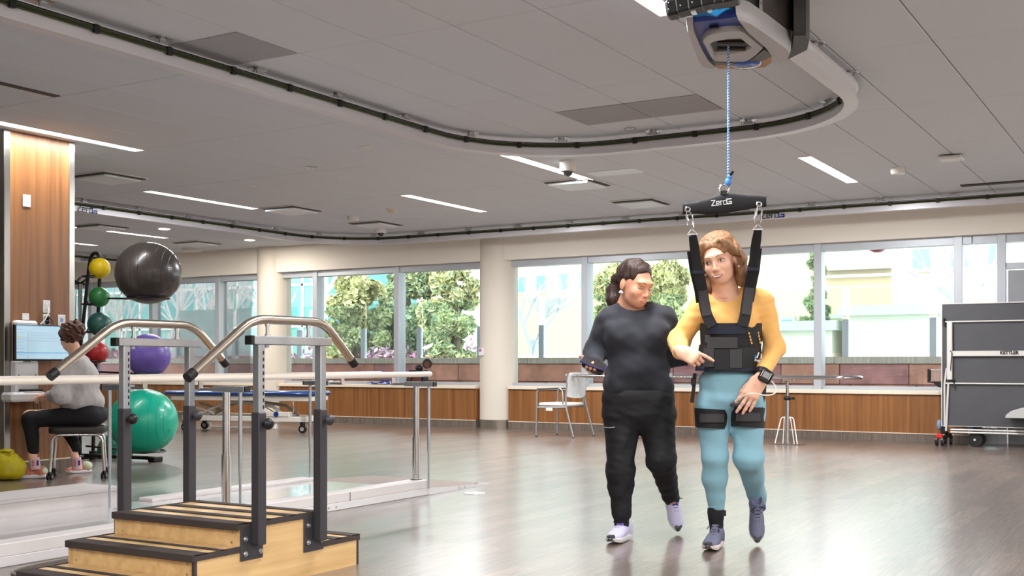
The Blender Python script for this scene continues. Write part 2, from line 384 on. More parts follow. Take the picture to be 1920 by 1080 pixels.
strip_light(-10.68, 9.48, 11.30, 'long strip light in the ceiling right of the black ball', .6)
strip_light(-8.72, 5.80, 7.65, 'strip light grazing the top of the teak pillar', .35)
strip_light(-14.41, 11.4, 13.2, 'far strip light in the ceiling above the black ball', .5)
strip_light(-16.35, 11.6, 13.4, 'farthest strip light behind the teak pillar', .4)
strip_light(-2.64, 4.45, 6.25, 'strip light in the ceiling beside the blue trolley')
for x, y in ((-.2, 1.2), (-2.64, .2), (1.6, 4.2), (1.6, 8.0), (.4, 11.3), (-.2, -2.2), (1.9, .4)):  # unseen lamps added mostly at the right: front light on people, darker left
    strip_light(x, y-.9, y+.9, 'added ceiling strip light out of the picture brightening the near side of the gym')
M_slot = mat('slot_dark', srgb(60, 54, 50), .6)
tag(MB().box(-7.53, -7.46, 4.4, 5.78, CEIL-.006, CEIL).build('slot_diffuser', M_slot, smooth=0), 'dark linear air slot in the ceiling at the upper left', 'air vent')
M_vent = mat('vent_white', srgb(232, 236, 240), .4); M_ventdark = mat('vent_gap', srgb(70, 68, 68), .6)
def diffuser(px, py, label, s=.30):
    c = G(px, py, CEIL); t = thing('air_diffuser', label, 'air vent', c, group='square ceiling air diffusers')
    MB().box(c.x-s, c.x+s, c.y-s, c.y+s, CEIL-.012, CEIL, b=.004).build('rim', M_grid, t, smooth=0)
    MB().box(c.x-s+.02, c.x+s-.02, c.y-s+.02, c.y+s-.02, CEIL-.02, CEIL-.012).build('gap', M_ventdark, t, smooth=0)
    MB().box(c.x-s+.05, c.x+s-.05, c.y-s+.05, c.y+s-.05, CEIL-.045, CEIL-.02, b=.01).build('plaque', M_vent, t, smooth=0)
diffuser(203, 331, 'square air diffuser just right of the teak pillar top')
diffuser(547, 392, 'square air diffuser right of the long strip light')
diffuser(1083, 343, 'square air diffuser below the dome camera')
diffuser(1202, 379, 'square air diffuser left of the spreader bar')
diffuser(705, 419, 'square air diffuser above the middle of the far track curve')
diffuser(190, 424, 'square air diffuser behind the teak pillar under the far track')
diffuser(370, 455, 'square air diffuser above the black ball near the wall')
def plate(name, label, cat, x0, x1, y0, y1, m, dz=.006):
    return tag(MB().box(x0, x1, y0, y1, CEIL-dz, CEIL, b=.002).build(name, m, smooth=0), label, cat)
M_return = mat('return_grille', srgb(168, 168, 172), .5, bump=.4, bscale=260)
plate('return_grille', 'left grey perforated return grille above the inner track curve', 'air vent', TX+TW, TX+2*TW-.005, 8.22, 8.80, M_return)
plate('return_grille', 'right grey perforated return grille above the inner track curve', 'air vent', TX+2*TW+.005, TX+3*TW, 8.22, 8.80, M_return)
plate('return_grille', 'grey perforated return grille beside the near track at upper left', 'air vent', TX-.6, TX, 5.22, 5.78, M_return)
plate('supply_panel', 'pale blue-white panel beside the strip light end', 'panel', -5.62, -5.05, 10.98, 11.28, M_vent)
M_plastic = mat('device_plastic', srgb(225, 222, 216), .4); M_dome = mat('smoked_dome', srgb(40, 38, 40), .08, coat=1)
def dome_cam(px, py, label):
    c = G(px, py, CEIL); t = thing('dome_camera', label, 'camera', c, group='ceiling dome cameras')
    MB().lathe([(.085, 0), (.085, -.09), (.078, -.105), (.06, -.108)], c, n=28).build('housing', M_plastic, t)
    MB().sphere(c+Vector((0, 0, -.105)), .052, 20, 12).build('dome', M_dome, t)
dome_cam(1065, 302, 'dome camera hanging below the inner track curve'); dome_cam(714, 424, 'dome camera above the far track curve')
def puck(px, py, r, h, label, name='ceiling_sensor', m=None, cat='sensor', extra=None):
    c = G(px, py, CEIL); t = thing(name, label, cat, c)
    MB().lathe([(r, 0), (r, -h*.7), (r*.85, -h), (0, -h)], c, n=24).build('housing', m or M_plastic, t)
    if extra == 'lens': MB().sphere(c+Vector((0, -r*.75, -h*.55)), r*.25, 12, 8).build('lens', M_dome, t)
    if extra == 'cone': MB().lathe([(r*.9, -h), (r*.5, -h*2.2), (0, -h*2.4)], c, n=20).build('sounder', mat('beige_device', srgb(200, 188, 160), .5), t)
puck(662, 406, .085, .06, 'white round sensor left of the far dome camera', extra='lens')
puck(735, 392, .08, .02, 'beige smoke detector above the middle windows', 'smoke_detector', cat='smoke detector', extra='cone')
puck(1684, 314, .075, .07, 'white round motion sensor right of the bright strip light', extra='lens')
puck(360, 467, .17, .05, 'round white speaker beside the wall above the black ball', 'ceiling_speaker', cat='speaker')
puck(585, 313, .06, .012, 'small chrome sprinkler plate left of the near track', 'sprinkler', mat('chrome', srgb(210, 210, 212), .12, metal=1), 'sprinkler')
puck(1182, 240, .05, .02, 'small round sprinkler inside the inner track curve', 'sprinkler', MATS['chrome'], 'sprinkler')
M_dl = mat('downlight_face', (1, 1, 1), .5, emit=(1, .93, .82), es=4)
puck(308, 429, .085, .01, 'round downlight above the black ball', 'downlight', M_dl, 'light'); puck(468, 450, .085, .01, 'round downlight near the window header', 'downlight', M_dl, 'light')
for o_ in [o for o in list(COL.objects) if o.name.startswith('downlight') and o.type == 'EMPTY']:
    ld = bpy.data.lights.new('downlight_lamp', 'AREA'); ld.shape = 'DISK'; ld.size = .15; ld.energy = 45; ld.color = (1, .93, .82)
    lo = bpy.data.objects.new('downlight_lamp', ld); COL.objects.link(lo); lo.parent = o_; lo.location = (0, 0, -.02)
c = G(1784, 291, CEIL); t = thing('wireless_access_point', 'white flat wireless box on the ceiling at the right', 'device', c)
MB().box(c.x-.11, c.x+.11, c.y-.1, c.y+.1, CEIL-.05, CEIL-.015, b=.01).build('housing', M_plastic, t, smooth=0); MB().box(c.x-.03, c.x+.03, c.y-.03, c.y+.03, CEIL-.015, CEIL).build('mount', M_slot, t, smooth=0)
c = G(1890, 341, CEIL); tag(MB().box(c.x-.5, c.x+.5, c.y-.06, c.y+.06, CEIL-.012, CEIL).build('slot_diffuser', M_slot, smooth=0), 'dark linear air slot above the far track at the right edge', 'air vent')
c = G(690, 275, CEIL); tag(MB().box(c.x-.06, c.x+.06, c.y-.06, c.y+.06, CEIL-.006, CEIL).build('ceiling_plate', M_plastic, smooth=0), 'small white cover plate on the ceiling left of the track', 'plate')

# ================================================================== OVERHEAD TRACKS
M_rail = mat('track_white', srgb(222, 220, 224), .32, metal=.15)
M_cable = mat('cable_green_black', srgb(48, 56, 22), .45); M_black = mat('black_plastic', srgb(26, 25, 26), .42); M_bolt = mat('zinc', srgb(190, 190, 192), .3, metal=.9)
M_navy = mat('logo_dark', srgb(44, 48, 62), .5); M_blue = mat('logo_blue', srgb(40, 60, 150), .4); M_logow = mat('logo_white', srgb(235, 235, 238), .5)
def zerog(parent, M, h, m1, m2, name='logo'):
    """the 'ZeroG' mark in strokes; local x along the word, y up"""
    t = h*.13; b = MB(); g = MB()
    def st(q, x0, y0, x1, y1): q.box(x0*h, x1*h, y0*h, y1*h, 0, .0012, M=M)
    def dg(q, xa, ya, xb, yb):
        q.prism([(xa*h, ya*h), (xa*h+t*1.4, ya*h), (xb*h+t*.2, yb*h), (xb*h-t*1.2, yb*h)], 0, .0012, M=M)
    k = .13
    st(b, 0, .87-.0, .75, 1.0); dg(b, 0, k, .72, .87); st(b, 0, 0, .75, k)
    x = .85; st(b, x, 0, x+.6, k); st(b, x, .30, x+.6, .30+k*.8); st(b, x, .62, x+.6, .62+k); st(b, x, k, x+k, .62); st(b, x+.6-k, .30, x+.6, .62)
    x = 1.58; st(b, x, 0, x+k, .75); st(b, x, .62, x+.4, .75)
    x = 2.08; st(b, x, 0, x+.62, k); st(b, x, .62, x+.62, .62+k); st(b, x, k, x+k, .62)
    G_ = .22
    x = 2.62; st(g, x, 1.0-G_*.9, x+.95, 1.0); st(g, x, 0, x+.95, G_*.9); st(g, x, 0, x+G_*.8, 1.0); st(g, x+.95-G_*.8, 0, x+.95, .52); st(g, x+.40, .52-G_*.75, x+.95, .52)
    b.build(name, m1, parent, smooth=0); g.build(name, m2, parent, smooth=0)
def arc(cx, cy, r, a0, a1, n=14): return [(cx+r*math.cos(a0+(a1-a0)*i/n), cy+r*math.sin(a0+(a1-a0)*i/n)) for i in range(n+1)]
def resample(p, step):
    P = [Vector((a, b, 0)) for a, b in p]; out = []; acc = step*.4
    for a, b in zip(P, P[1:]):
        L = (b-a).length; d = (b-a)/L if L else Vector((1, 0, 0))
        while acc <= L: out.append((a+d*acc, d.copy())); acc += step
        acc -= L
    return out
def track(path, inside, label, name='overhead_track', step=.56):
    """path = list of (x, y); inside = +1 puts the cable on the left of travel, -1 on the right"""
    t = thing(name, label, 'track', (path[0][0], path[0][1], CEIL))
    sec = [(-.05, 2.88), (.05, 2.88), (.05, 2.892), (.034, 2.895), (.034, 2.99), (.05, 2.993), (.05, 3.0), (-.05, 3.0), (-.05, 2.993), (-.034, 2.99), (-.034, 2.895), (-.05, 2.892)]
    rings = []; cab = [[], [], []]
    n = len(path)
    for i in range(n):
        a = path[max(i-1, 0)]; b = path[min(i+1, n-1)]; d = Vector((b[0]-a[0], b[1]-a[1], 0)).normalized(); nv = Vector((-d.y, d.x, 0))*inside
        rings.append([(path[i][0]+nv.x*u, path[i][1]+nv.y*u, z) for u, z in sec])
        for q, (u, z) in enumerate(((.052, 2.958), (.054, 2.972), (.046, 2.99))): cab[q].append((path[i][0]+nv.x*u, path[i][1]+nv.y*u, z))
    MB().loft(rings).build('rail', M_rail, t, smooth=30)
    MB().tube(cab[0], .0085, 6).build('cable', M_cable, t); MB().tube(cab[1], .0085, 6).build('cable', M_cable, t); MB().tube(cab[2], .004, 5).build('cable', M_black, t)
    cm = MB().box(-.014, .014, -.02, .02, -.026, .026, b=.004); cme = bpy.data.meshes.new('clamp'); cme.from_pydata(cm.v, [], cm.f); cme.materials.append(M_black)
    hm = MB().lathe([(.075, 0), (.07, -.006), (.03, -.008), (.03, -.02), (0, -.02)], (0, 0, 0), n=18).box(-.035, .035, -.025, .025, -.055, -.02).cyl((.05, .02, -.05), (.05, .02, -.02), .006, n=6).cyl((-.05, -.02, -.05), (-.05, -.02, -.02), .006, n=6)
    hme = bpy.data.meshes.new('hanger'); hme.from_pydata(hm.v, [], hm.f); hme.materials.append(M_bolt)
    lo = Vector((path[0][0], path[0][1], CEIL))
    for p_, d in resample(path, step):
        nv = Vector((-d.y, d.x, 0))*inside; q = p_+nv*.056; shared('clamp', cme, t, Vector((q.x, q.y, 2.966))-lo, math.atan2(nv.y, nv.x))
    for p_, d in resample(path, step*1.55): shared('hanger', hme, t, Vector((p_.x, p_.y, CEIL))-lo, math.atan2(d.y, d.x))
    return t
U = [(-5.6, .4), (-5.6, 4), (-5.6, 8.1)]+arc(-4.4, 8.1, 1.2, PI, PI/2)[1:]+[(-3.3, 9.3)]+arc(-3.3, 8.1, 1.2, PI/2, 0)[1:]+[(-2.1, 6), (-2.1, .4)]
track_near = track(U, -1, 'white U-shaped overhead track curving across the near ceiling')
V = [(-11.89, 4.0), (-11.89, 10), (-11.89, 13.35)]+arc(-10.69, 13.35, 1.2, PI, PI/2)[1:]+[(-6, 14.55), (3.2, 14.55)]
track_far = track(V, -1, 'white overhead track running along the windows with dark cable')
W3 = [(-17.7, 12.6), (-17.7, 14.2), (-17.7, 15.1)]
track_third = track(W3, -1, 'short far piece of white track seen behind the ball rack')
q = PY(1449, 402, 14.515); zerog(track_far, basis((q.x-.155, 14.498, q.z-.05), (1, 0, 0), (0, 0, 1)), .088, M_navy, M_blue)
q = PX(161, 392, -11.85); zerog(track_far, basis((-11.838, q.y-.14, q.z-.045), (0, 1, 0), (0, 0, 1)), .085, M_navy, M_blue)
q = PX(168, 479, -17.65); zerog(track_third, basis((-17.648, q.y-.2, 2.90), (0, 1, 0), (0, 0, 1)), .075, M_navy, M_blue)
# ================================================================== OUTSIDE THE WINDOWS
M_snow = mat('pale_ground', srgb(232, 232, 228), .8, noise=.06, nscale=2)
struct(MB().box(-95, 40, WALL_Y+.35, 110, -.3, -.05).build('ground_outside', M_snow, smooth=0), 'pale sunlit ground outside the windows')
M_soffit = mat('canopy_soffit', srgb(238, 238, 236), .6)
cn = thing('canopy', 'white canopy soffit over the terrace outside the windows', 'canopy', (-8, 17.4, 2.95), kind='structure')
MB().box(-26, 6, WALL_Y+.3, 19.4, 2.95, 3.2).build('slab', M_soffit, cn, smooth=0)
for xx in np.arange(-25, 6, 2.4): MB().box(xx, xx+.02, WALL_Y+.4, 19.35, 2.944, 2.951).build('joint', M_slot, cn, smooth=0)
for yy in (16.6, 18.0): MB().box(-26, 6, yy, yy+.02, 2.944, 2.951).build('joint', M_slot, cn, smooth=0)
q = PY(1645, 463, 18.2); t = thing('canopy_lamp', 'red bowl shaped lamp under the outdoor canopy', 'lamp', (q.x, 18.2, 2.95))
M_redlamp = mat('red_bowl', srgb(170, 60, 90), .4)
MB().cyl((q.x, 18.2, q.z+.05), (q.x, 18.2, 2.945), .03, n=10).build('stem', M_redlamp, t)
MB().lathe([(0, -.09), (.06, -.085), (.12, -.05), (.15, 0), (.15, .02), (.05, .06), (0, .06)], (q.x, 18.2, q.z)).build('bowl', M_redlamp, t)
# sandstone parapet with cap stones
PW = 18.6
pw = thing('parapet_wall', 'low red sandstone parapet with grey cap stones outside the windows', 'wall', (-9, PW, 0), kind='structure')
ST = [mat('sandstone_%d' % i, c_, .8, noise=.3, nscale=3.0, bump=.3, bscale=16) for i, c_ in enumerate((srgb(206, 146, 134), srgb(186, 134, 136), srgb(214, 158, 142), srgb(178, 126, 134)))]
MB().box(-24, 4, PW+.03, PW+.34, 0, 1.0).build('core', mat('mortar', srgb(120, 100, 98), .9), pw, smooth=0)
for r_ in range(3):
    x = -24+(.0, .5, .25)[r_]; k = 0
    while x < 3.8:
        L_ = rng.uniform(.75, 1.45); dy = rng.uniform(0, .012)
        MB().box(x+.006, x+L_-.006, PW-dy, PW+.1, .333*r_+.006, .333*(r_+1)-.006, b=.012).build('stone', ST[int(rng.integers(4))], pw, smooth=0); x += L_
M_cap = mat('cap_stone', srgb(204, 198, 190), .8, noise=.2, nscale=8, stretch=(6, 6, .4))
x = -24
while x < 3.8:
    MB().box(x+.004, x+1.9-.004, PW-.05, PW+.42, 1.0, 1.11, b=.008).build('cap_stone', M_cap, pw, smooth=0); x += 1.9
# glass balustrade on the parapet
gb = thing('glass_balustrade', 'glass balustrade panels between short grey posts on the parapet', 'railing', (-9, PW+.2, 1.11))
M_post = mat('post_grey', srgb(196, 206, 220), .5, metal=.3)
posts = [PY(px, 640, PW+.2).x for px in (330, 440, 562, 682, 787, 900, 1016, 1150, 1290, 1410, 1586, 1750, 1905)]
for a in posts: MB().box(a-.05, a+.05, PW+.16, PW+.24, 1.11, 1.72, b=.004).build('post', M_post, gb, smooth=0)
for a, b in zip(posts, posts[1:]): MB().box(a+.06, b-.06, PW+.195, PW+.21, 1.17, 2.22).build('glass_panel', M_glass_rail, gb, smooth=0)

# ---- trees
def leaf_cloud(centres, n, size, m, name, parent, jit=1.0, seed=0):
    rg = np.random.default_rng(seed); vs_, fs_ = [], []
    C_ = np.array([c[:3] for c in centres]); Rr = np.array([c[3] for c in centres]); wts = Rr**2/np.sum(Rr**2)
    idx = rg.choice(len(C_), n, p=wts)
    d = rg.normal(size=(n, 3)); d /= np.linalg.norm(d, axis=1)[:, None]
    rad = Rr[idx]*(rg.uniform(.35, 1, n)**.5)*jit
    P_ = C_[idx]+d*rad[:, None]
    a = rg.normal(size=(n, 3)); a /= np.linalg.norm(a, axis=1)[:, None]; b = np.cross(a, rg.normal(size=(n, 3))); b /= np.linalg.norm(b, axis=1)[:, None]
    s_ = size*rg.uniform(.6, 1.4, n)[:, None]
    q = np.stack([P_-a*s_, P_+b*s_*.45, P_+a*s_, P_-b*s_*.45], 1).reshape(-1, 3)
    me = bpy.data.meshes.new(name); me.from_pydata(q.tolist(), [], [(4*i, 4*i+1, 4*i+2, 4*i+3) for i in range(n)]); me.materials.append(m)
    if parent is not None:
        me.transform(WORLD[parent.name].inverted())
    return link(name, me, parent)
M_pine = [mat('pine_%d' % i, c_, .7, noise=.35, nscale=1.5) for i, c_ in enumerate((srgb(176, 180, 132), srgb(196, 196, 146), srgb(148, 166, 132)))]
M_bark = mat('bark', srgb(110, 90, 78), .9, noise=.3, nscale=8)
def pine(px, py_top, py_bot, Y, wpx, label, seed, mi):
    top = PY(px, py_top, Y); bot = PY(px, py_bot, Y); f = -SN*top.x+CS*Y; w_ = wpx*f/F_PX/2; H_ = top.z
    t = thing('pine_tree', label, 'tree', (top.x, Y, -.05), group='pine trees beyond the terrace')
    rg = np.random.default_rng(seed); cs = []
    for k in range(46):
        h = rg.uniform(0.02, 1); z = bot.z*.6+(H_-bot.z*.6)*h; rr = w_*(1-.5*h**2.0)*rg.uniform(.1, .95); a = rg.uniform(0, 2*PI)
        cs.append((top.x+rr*math.cos(a), Y+rr*math.sin(a)*.7, z, w_*rg.uniform(.16, .34)))
    tr = [(top.x, Y, -.05), (top.x+.1, Y, H_*.5), (top.x-.05, Y, H_*.95)]
    MB().tube(tr, [.16, .1, .03], 8).build('trunk', M_bark, t)
    for k, c_ in enumerate(cs[:14]): 
        zz = max(.6, c_[2]-.5); MB().tube([(top.x, Y, zz), (c_[0], c_[1], c_[2])], [.05, .015], 6).build('branch', M_bark, t)
    leaf_cloud(cs, 8500, .11, M_pine[mi], 'foliage', t, seed=seed); leaf_cloud(cs, 4500, .10, M_pine[(mi+1) % 3], 'foliage', t, seed=seed+50)
pine(668, 505, 660, 25.5, 135, 'pale green pine left of the first mullion beside the stairs', 1, 0)
pine(765, 500, 660, 27.0, 150, 'pale green pine filling the pane left of the middle column', 2, 2)
pine(850, 497, 655, 25.0, 140, 'yellow-green pine just left of the middle column', 3, 1)
pine(1160, 495, 655, 27.5, 130, 'yellow-green pine behind the head of the woman in black', 4, 1)
pine(1250, 490, 650, 26.0, 130, 'pale green pine between the two women', 5, 0)
pine(1530, 478, 560, 38.0, 46, 'dark slim conifer behind the mullion right of the harness', 6, 2)
M_white_bark = mat('frosty_bark', srgb(224, 222, 222), .8)
def bare_tree(px, py_base, Y, h, label, seed, m=M_white_bark):
    p = PY(px, py_base, Y); t = thing('bare_tree', label, 'tree', (p.x, Y, 0), group='leafless pale trees outside'); rg = random.Random(seed); mb = MB(); tw = MB()
    def grow(a, d, L, r, lev):
        b = a+d*L; (mb if lev < 2 else tw).tube([a, (a+b)/2+Vector((rg.uniform(-.05, .05)*L, 0, 0)), b], [r, r*.85, r*.65], 5 if lev < 2 else 4, cap=False)
        if lev < 4:
            for _ in range(3 if lev < 3 else 2):
                e = (d+Vector((rg.uniform(-.75, .75), rg.uniform(-.5, .5), rg.uniform(-.05, .5)))).normalized(); grow(a+d*L*rg.uniform(.55, 1), e, L*rg.uniform(.6, .8), r*.62, lev+1)
    grow(Vector((p.x, Y, -.05)), Vector((0, 0, 1)), h*.42, .10, 0)
    mb.build('trunk', m, t); tw.build('twigs', m, t)
for i, (px, Y) in enumerate(((222, 31), (318, 29), (352, 31), (385, 28.5), (428, 30), (455, 29), (545, 30), (575, 29), (165, 30))):
    bare_tree(px, 640, Y, 4.6+.5*(i % 3), ['white leafless tree behind the dark green ball', 'white leafless tree right of the black ball', 'white leafless tree above the purple ball', 'white leafless tree left of the first round column mullion', 'white leafless tree just left of the first round column', 'white leafless tree touching the first round column', 'white leafless tree right of the first round column', 'white leafless tree beside the first pine', 'white leafless tree behind the rope rack'][i], 20+i)
M_grey_bark = mat('grey_bark', srgb(190, 186, 190), .8)
bare_tree(998, 640, 30, 4.2, 'thin grey leafless tree in front of the cream building', 41, M_grey_bark)
bare_tree(1818, 560, 30, 5.2, 'thin grey leafless tree behind the table tennis table', 42, M_grey_bark)
# planted bank with purple-brown winter shrubs
M_bank = mat('bank_soil', srgb(196, 170, 176), .9, noise=.2, nscale=3)
bk = thing('planted_bank', 'sloping bank covered in purple-brown winter shrubs', 'bank', (-24, 26, 0), kind='structure')
bm_ = MB(); rows = []
for j in range(7):
    y = 22.2+j*.9; z = -.05+1.15*(j/6)**.8
    rows.append([(x, y, z+.12*math.sin(x*1.3+j)+.06*math.sin(x*3.1)) for x in np.arange(-46, -14.6, .8)])
bm_.loft(rows, closed_ring=False, cap=False).build('slope', M_bank, bk)
M_shrub = [mat('shrub_%d' % i, c_, .8) for i, c_ in enumerate((srgb(168, 128, 142), srgb(196, 160, 170), srgb(140, 112, 128)))]
rg = np.random.default_rng(3); grp = [[], [], []]
for k in range(110):
    x = rg.uniform(-44, -15.5); j = rg.uniform(0, 6); y = 22.2+j*.9; z = -.05+1.15*(j/6)**.8; grp[k % 3].append((x, y, z+.2, rg.uniform(.35, .65)))
for i in range(3): tag(leaf_cloud(grp[i], 6000, .09, M_shrub[i], 'shrub_cover', bk, seed=60+i), kind='stuff')

# ---- buildings
M_bcream = mat('facade_cream', srgb(204, 190, 160), .8, noise=.04, nscale=.6); M_bcream2 = mat('facade_pale', srgb(200, 194, 178), .8, noise=.04, nscale=.6)
M_bwin = mat('facade_glass_teal', srgb(124, 160, 160), .15, spec=.6); M_bframe = mat('facade_frame', srgb(176, 184, 180), .5)
def facade(name, label, Y, px0, px1, pyt, wins, m, depth=2.5, z0=-.05):
    a, b = PY(px0, pyt, Y), PY(px1, pyt, Y); t = thing(name, label, 'building', ((a.x+b.x)/2, Y+depth/2, z0))
    MB().box(a.x, b.x, Y, Y+depth, z0, max(a.z, b.z)).build('wall', m, t, smooth=0)
    MB().box(a.x-.15, b.x+.15, Y-.15, Y+depth+.15, max(a.z, b.z), max(a.z, b.z)+.25).build('roof_edge', M_bframe, t, smooth=0)
    for (wx0, wx1, wy0, wy1) in wins:
        p, q_ = PY(wx0, wy0, Y), PY(wx1, wy1, Y)
        fr = MB(); fr.box(p.x-.12, q_.x+.12, Y-.08, Y+.02, q_.z-.12, p.z+.12); fo = fr.build('window', M_bframe, t, smooth=0)
        MB().box(p.x, q_.x, Y-.1, Y-.07, q_.z, p.z).build('pane', M_bwin, fo, smooth=0)
    return t
facade('cream_building', 'cream building with a row of small square teal windows behind the middle column', 44, 930, 1106, 430, [(971, 986, 521, 547), (1008, 1024, 518, 545), (1049, 1065, 515, 543), (1088, 1101, 513, 541)], M_bcream)
facade('cream_building', 'cream building behind the pines between the two women', 47, 1112, 1420, 420, [(1284, 1296, 502, 520), (1330, 1345, 498, 520)], M_bcream)
tb = facade('cream_building', 'long cream building with stepped bands behind the harnessed woman', 40, 1424, 1672, 440, [(1467, 1486, 600, 609), (1435, 1452, 602, 612)], M_bcream)
for py in (503, 517, 592): 
    p, q_ = PY(1545, py, 39.9), PY(1672, py, 39.9); MB().box(p.x, q_.x, 39.75, 40, p.z-.1, p.z).build('band', M_bframe, tb, smooth=0)
facade('pale_building', 'pale projecting building with large teal squares above the table tennis table', 34, 1676, 1990, 430, [(1712, 1745, 468, 502), (1784, 1819, 462, 498), (1855, 1884, 460, 494)], M_bcream2, depth=5)
facade('garden_wall_block', 'low pale block in front of the cream building at the windows', 30, 1350, 1560, 622, [], M_bcream2, depth=2)
facade('garden_wall_block', 'low pale garden block behind the left of the table tennis table', 30, 1585, 1760, 592, [], M_bcream2, depth=2)
# teal curtain wall building behind the bare trees
tb = thing('glass_building', 'teal glass office building with white grid behind the leafless trees', 'building', (-36, 36, 0))
a, b = PY(100, 500, 34), PY(610, 500, 34); ztop = 7.4
MB().box(a.x, b.x, 34.1, 40, -.05, ztop).build('core', mat('glass_core', srgb(96, 150, 150), .5), tb, smooth=0)
nx = 14; dx = (b.x-a.x)/nx; PT = [mat('teal_pane_%d' % i, c_, .12, spec=.6) for i, c_ in enumerate((srgb(128, 190, 190), srgb(110, 176, 176), srgb(146, 200, 196), srgb(120, 180, 168)))]
for i in range(nx):
    for j in range(4):
        z0_, z1_ = .9+j*1.6, .9+j*1.6+1.5
        MB().box(a.x+i*dx+.05, a.x+(i+1)*dx-.05, 34.02, 34.1, z0_, z1_).build('pane', PT[int(rng.integers(4))], tb, smooth=0)
for i in range(nx+1): MB().box(a.x+i*dx-.05, a.x+i*dx+.05, 33.96, 34.1, 0, ztop).build('mullion', M_soffit, tb, smooth=0)
for j in range(6): MB().box(a.x, b.x, 33.96, 34.1, .8+j*1.6 if j else 0, .9+j*1.6).build('transom', M_soffit, tb, smooth=0)
# ================================================================== TRAINING STAIRS
M_ply = wood_material('birch_ply', srgb(206, 167, 112), srgb(230, 195, 141), .4, 'y', 1.2)
M_tread = mat('antislip_rubber', srgb(66, 58, 56), .75, bump=.25, bscale=400)
M_charcoal = mat('charcoal_steel', srgb(66, 64, 68), .42, metal=.2)
M_chrome = mat('chrome', srgb(210, 210, 212), .12, metal=1); M_galv = mat('galvanised_tube', srgb(190, 196, 204), .26, metal=.9, noise=.15, nscale=6)
M_inox = mat('brushed_inox', srgb(196, 184, 170), .24, metal=1)
SX0, SX1 = -4.385, -3.585
st = thing('training_stairs', 'birch plywood training stairs with dark treads and steel handrails', 'stairs', ((SX0+SX1)/2, 3.9, 0))
steps = [(3.19, 3.44, .10), (3.44, 3.70, .20), (3.70, 4.24, .30), (4.24, 4.52, .15)]
for i, (ya, yb, z) in enumerate(steps):
    first, last = i == 0, i == 3
    MB().box(SX0+.02, SX1-.02, ya+.004, ya+.02, 0 if not last else 0, z-.022).build('riser', M_ply, st, smooth=0)
    if last: MB().box(SX0+.02, SX1-.02, yb-.02, yb-.004, 0, z-.022).build('riser', M_ply, st, smooth=0)
    if i == 2: MB().box(SX0+.02, SX1-.02, yb-.02, yb-.004, .1, z-.022).build('riser', M_ply, st, smooth=0)
    tb = MB().box(SX0, SX1, ya-.012, yb if not last else yb+.012, z-.022, z-.004, b=.002).build('tread', M_ply, st, smooth=0)
    # rubber strips lie across the tread, the front nosing wraps the edge
    d = yb-ya; n = 4 if i == 2 else 2
    ys = [ya-.012+(d-.05)*k/(3 if i == 2 else 1.35) for k in range(n)]
    for k in range(n):
        wdt = (.075 if k == 0 else .052) if i == 2 else (.085 if k == 0 else .028)
        if last: ys = [ya+.10, yb-.05]; wdt = .06
        MB().box(SX0-.004, SX1+.004, ys[k], ys[k]+wdt, z-.004, z+.001, b=.001).build('antislip_strip', M_tread, tb, smooth=0)
    if not last: MB().box(SX0-.004, SX1+.004, ya-.017, ya-.011, z-.03, z+.001, b=.002).build('nosing', M_tread, tb, smooth=0)
    else: MB().box(SX0-.004, SX1+.004, yb+.011, yb+.017, z-.03, z+.001, b=.002).build('nosing', M_tread, tb, smooth=0)
    for sx in (SX0-.004, SX1-.001): MB().box(sx, sx+.005, ya-.012, yb+(.012 if last else 0), z-.026, z+.001).build('edge_trim', M_tread, tb, smooth=0)
    for sx in (SX0+.05, SX1-.05):
        for zz in (z-.04, z-.085):
            if not last: MB().cyl((sx, ya+.001, zz), (sx, ya+.006, zz), .0045, n=8).build('screw', M_bolt, st)
for sx, nm in ((SX0, 'side_panel'), (SX1-.018, 'side_panel')):
    pr = MB(); poly = [(3.19, 0), (4.52, 0), (4.52, .128), (4.24, .128), (4.24, .278), (3.70, .278), (3.70, .178), (3.44, .178), (3.44, .078), (3.19, .078)]
    pr.prism(poly, 0, .018, M=Matrix(((0, 0, 1, sx), (1, 0, 0, 0), (0, 1, 0, 0), (0, 0, 0, 1)))); pr.build(nm, M_ply, st, smooth=0)
MB().box(SX1-.012, SX1+.003, 3.432, 3.448, 0, .178).build('corner_trim', M_tread, st, smooth=0); MB().box(SX1-.012, SX1+.003, 4.512, 4.526, 0, .13).build('corner_trim', M_tread, st, smooth=0)
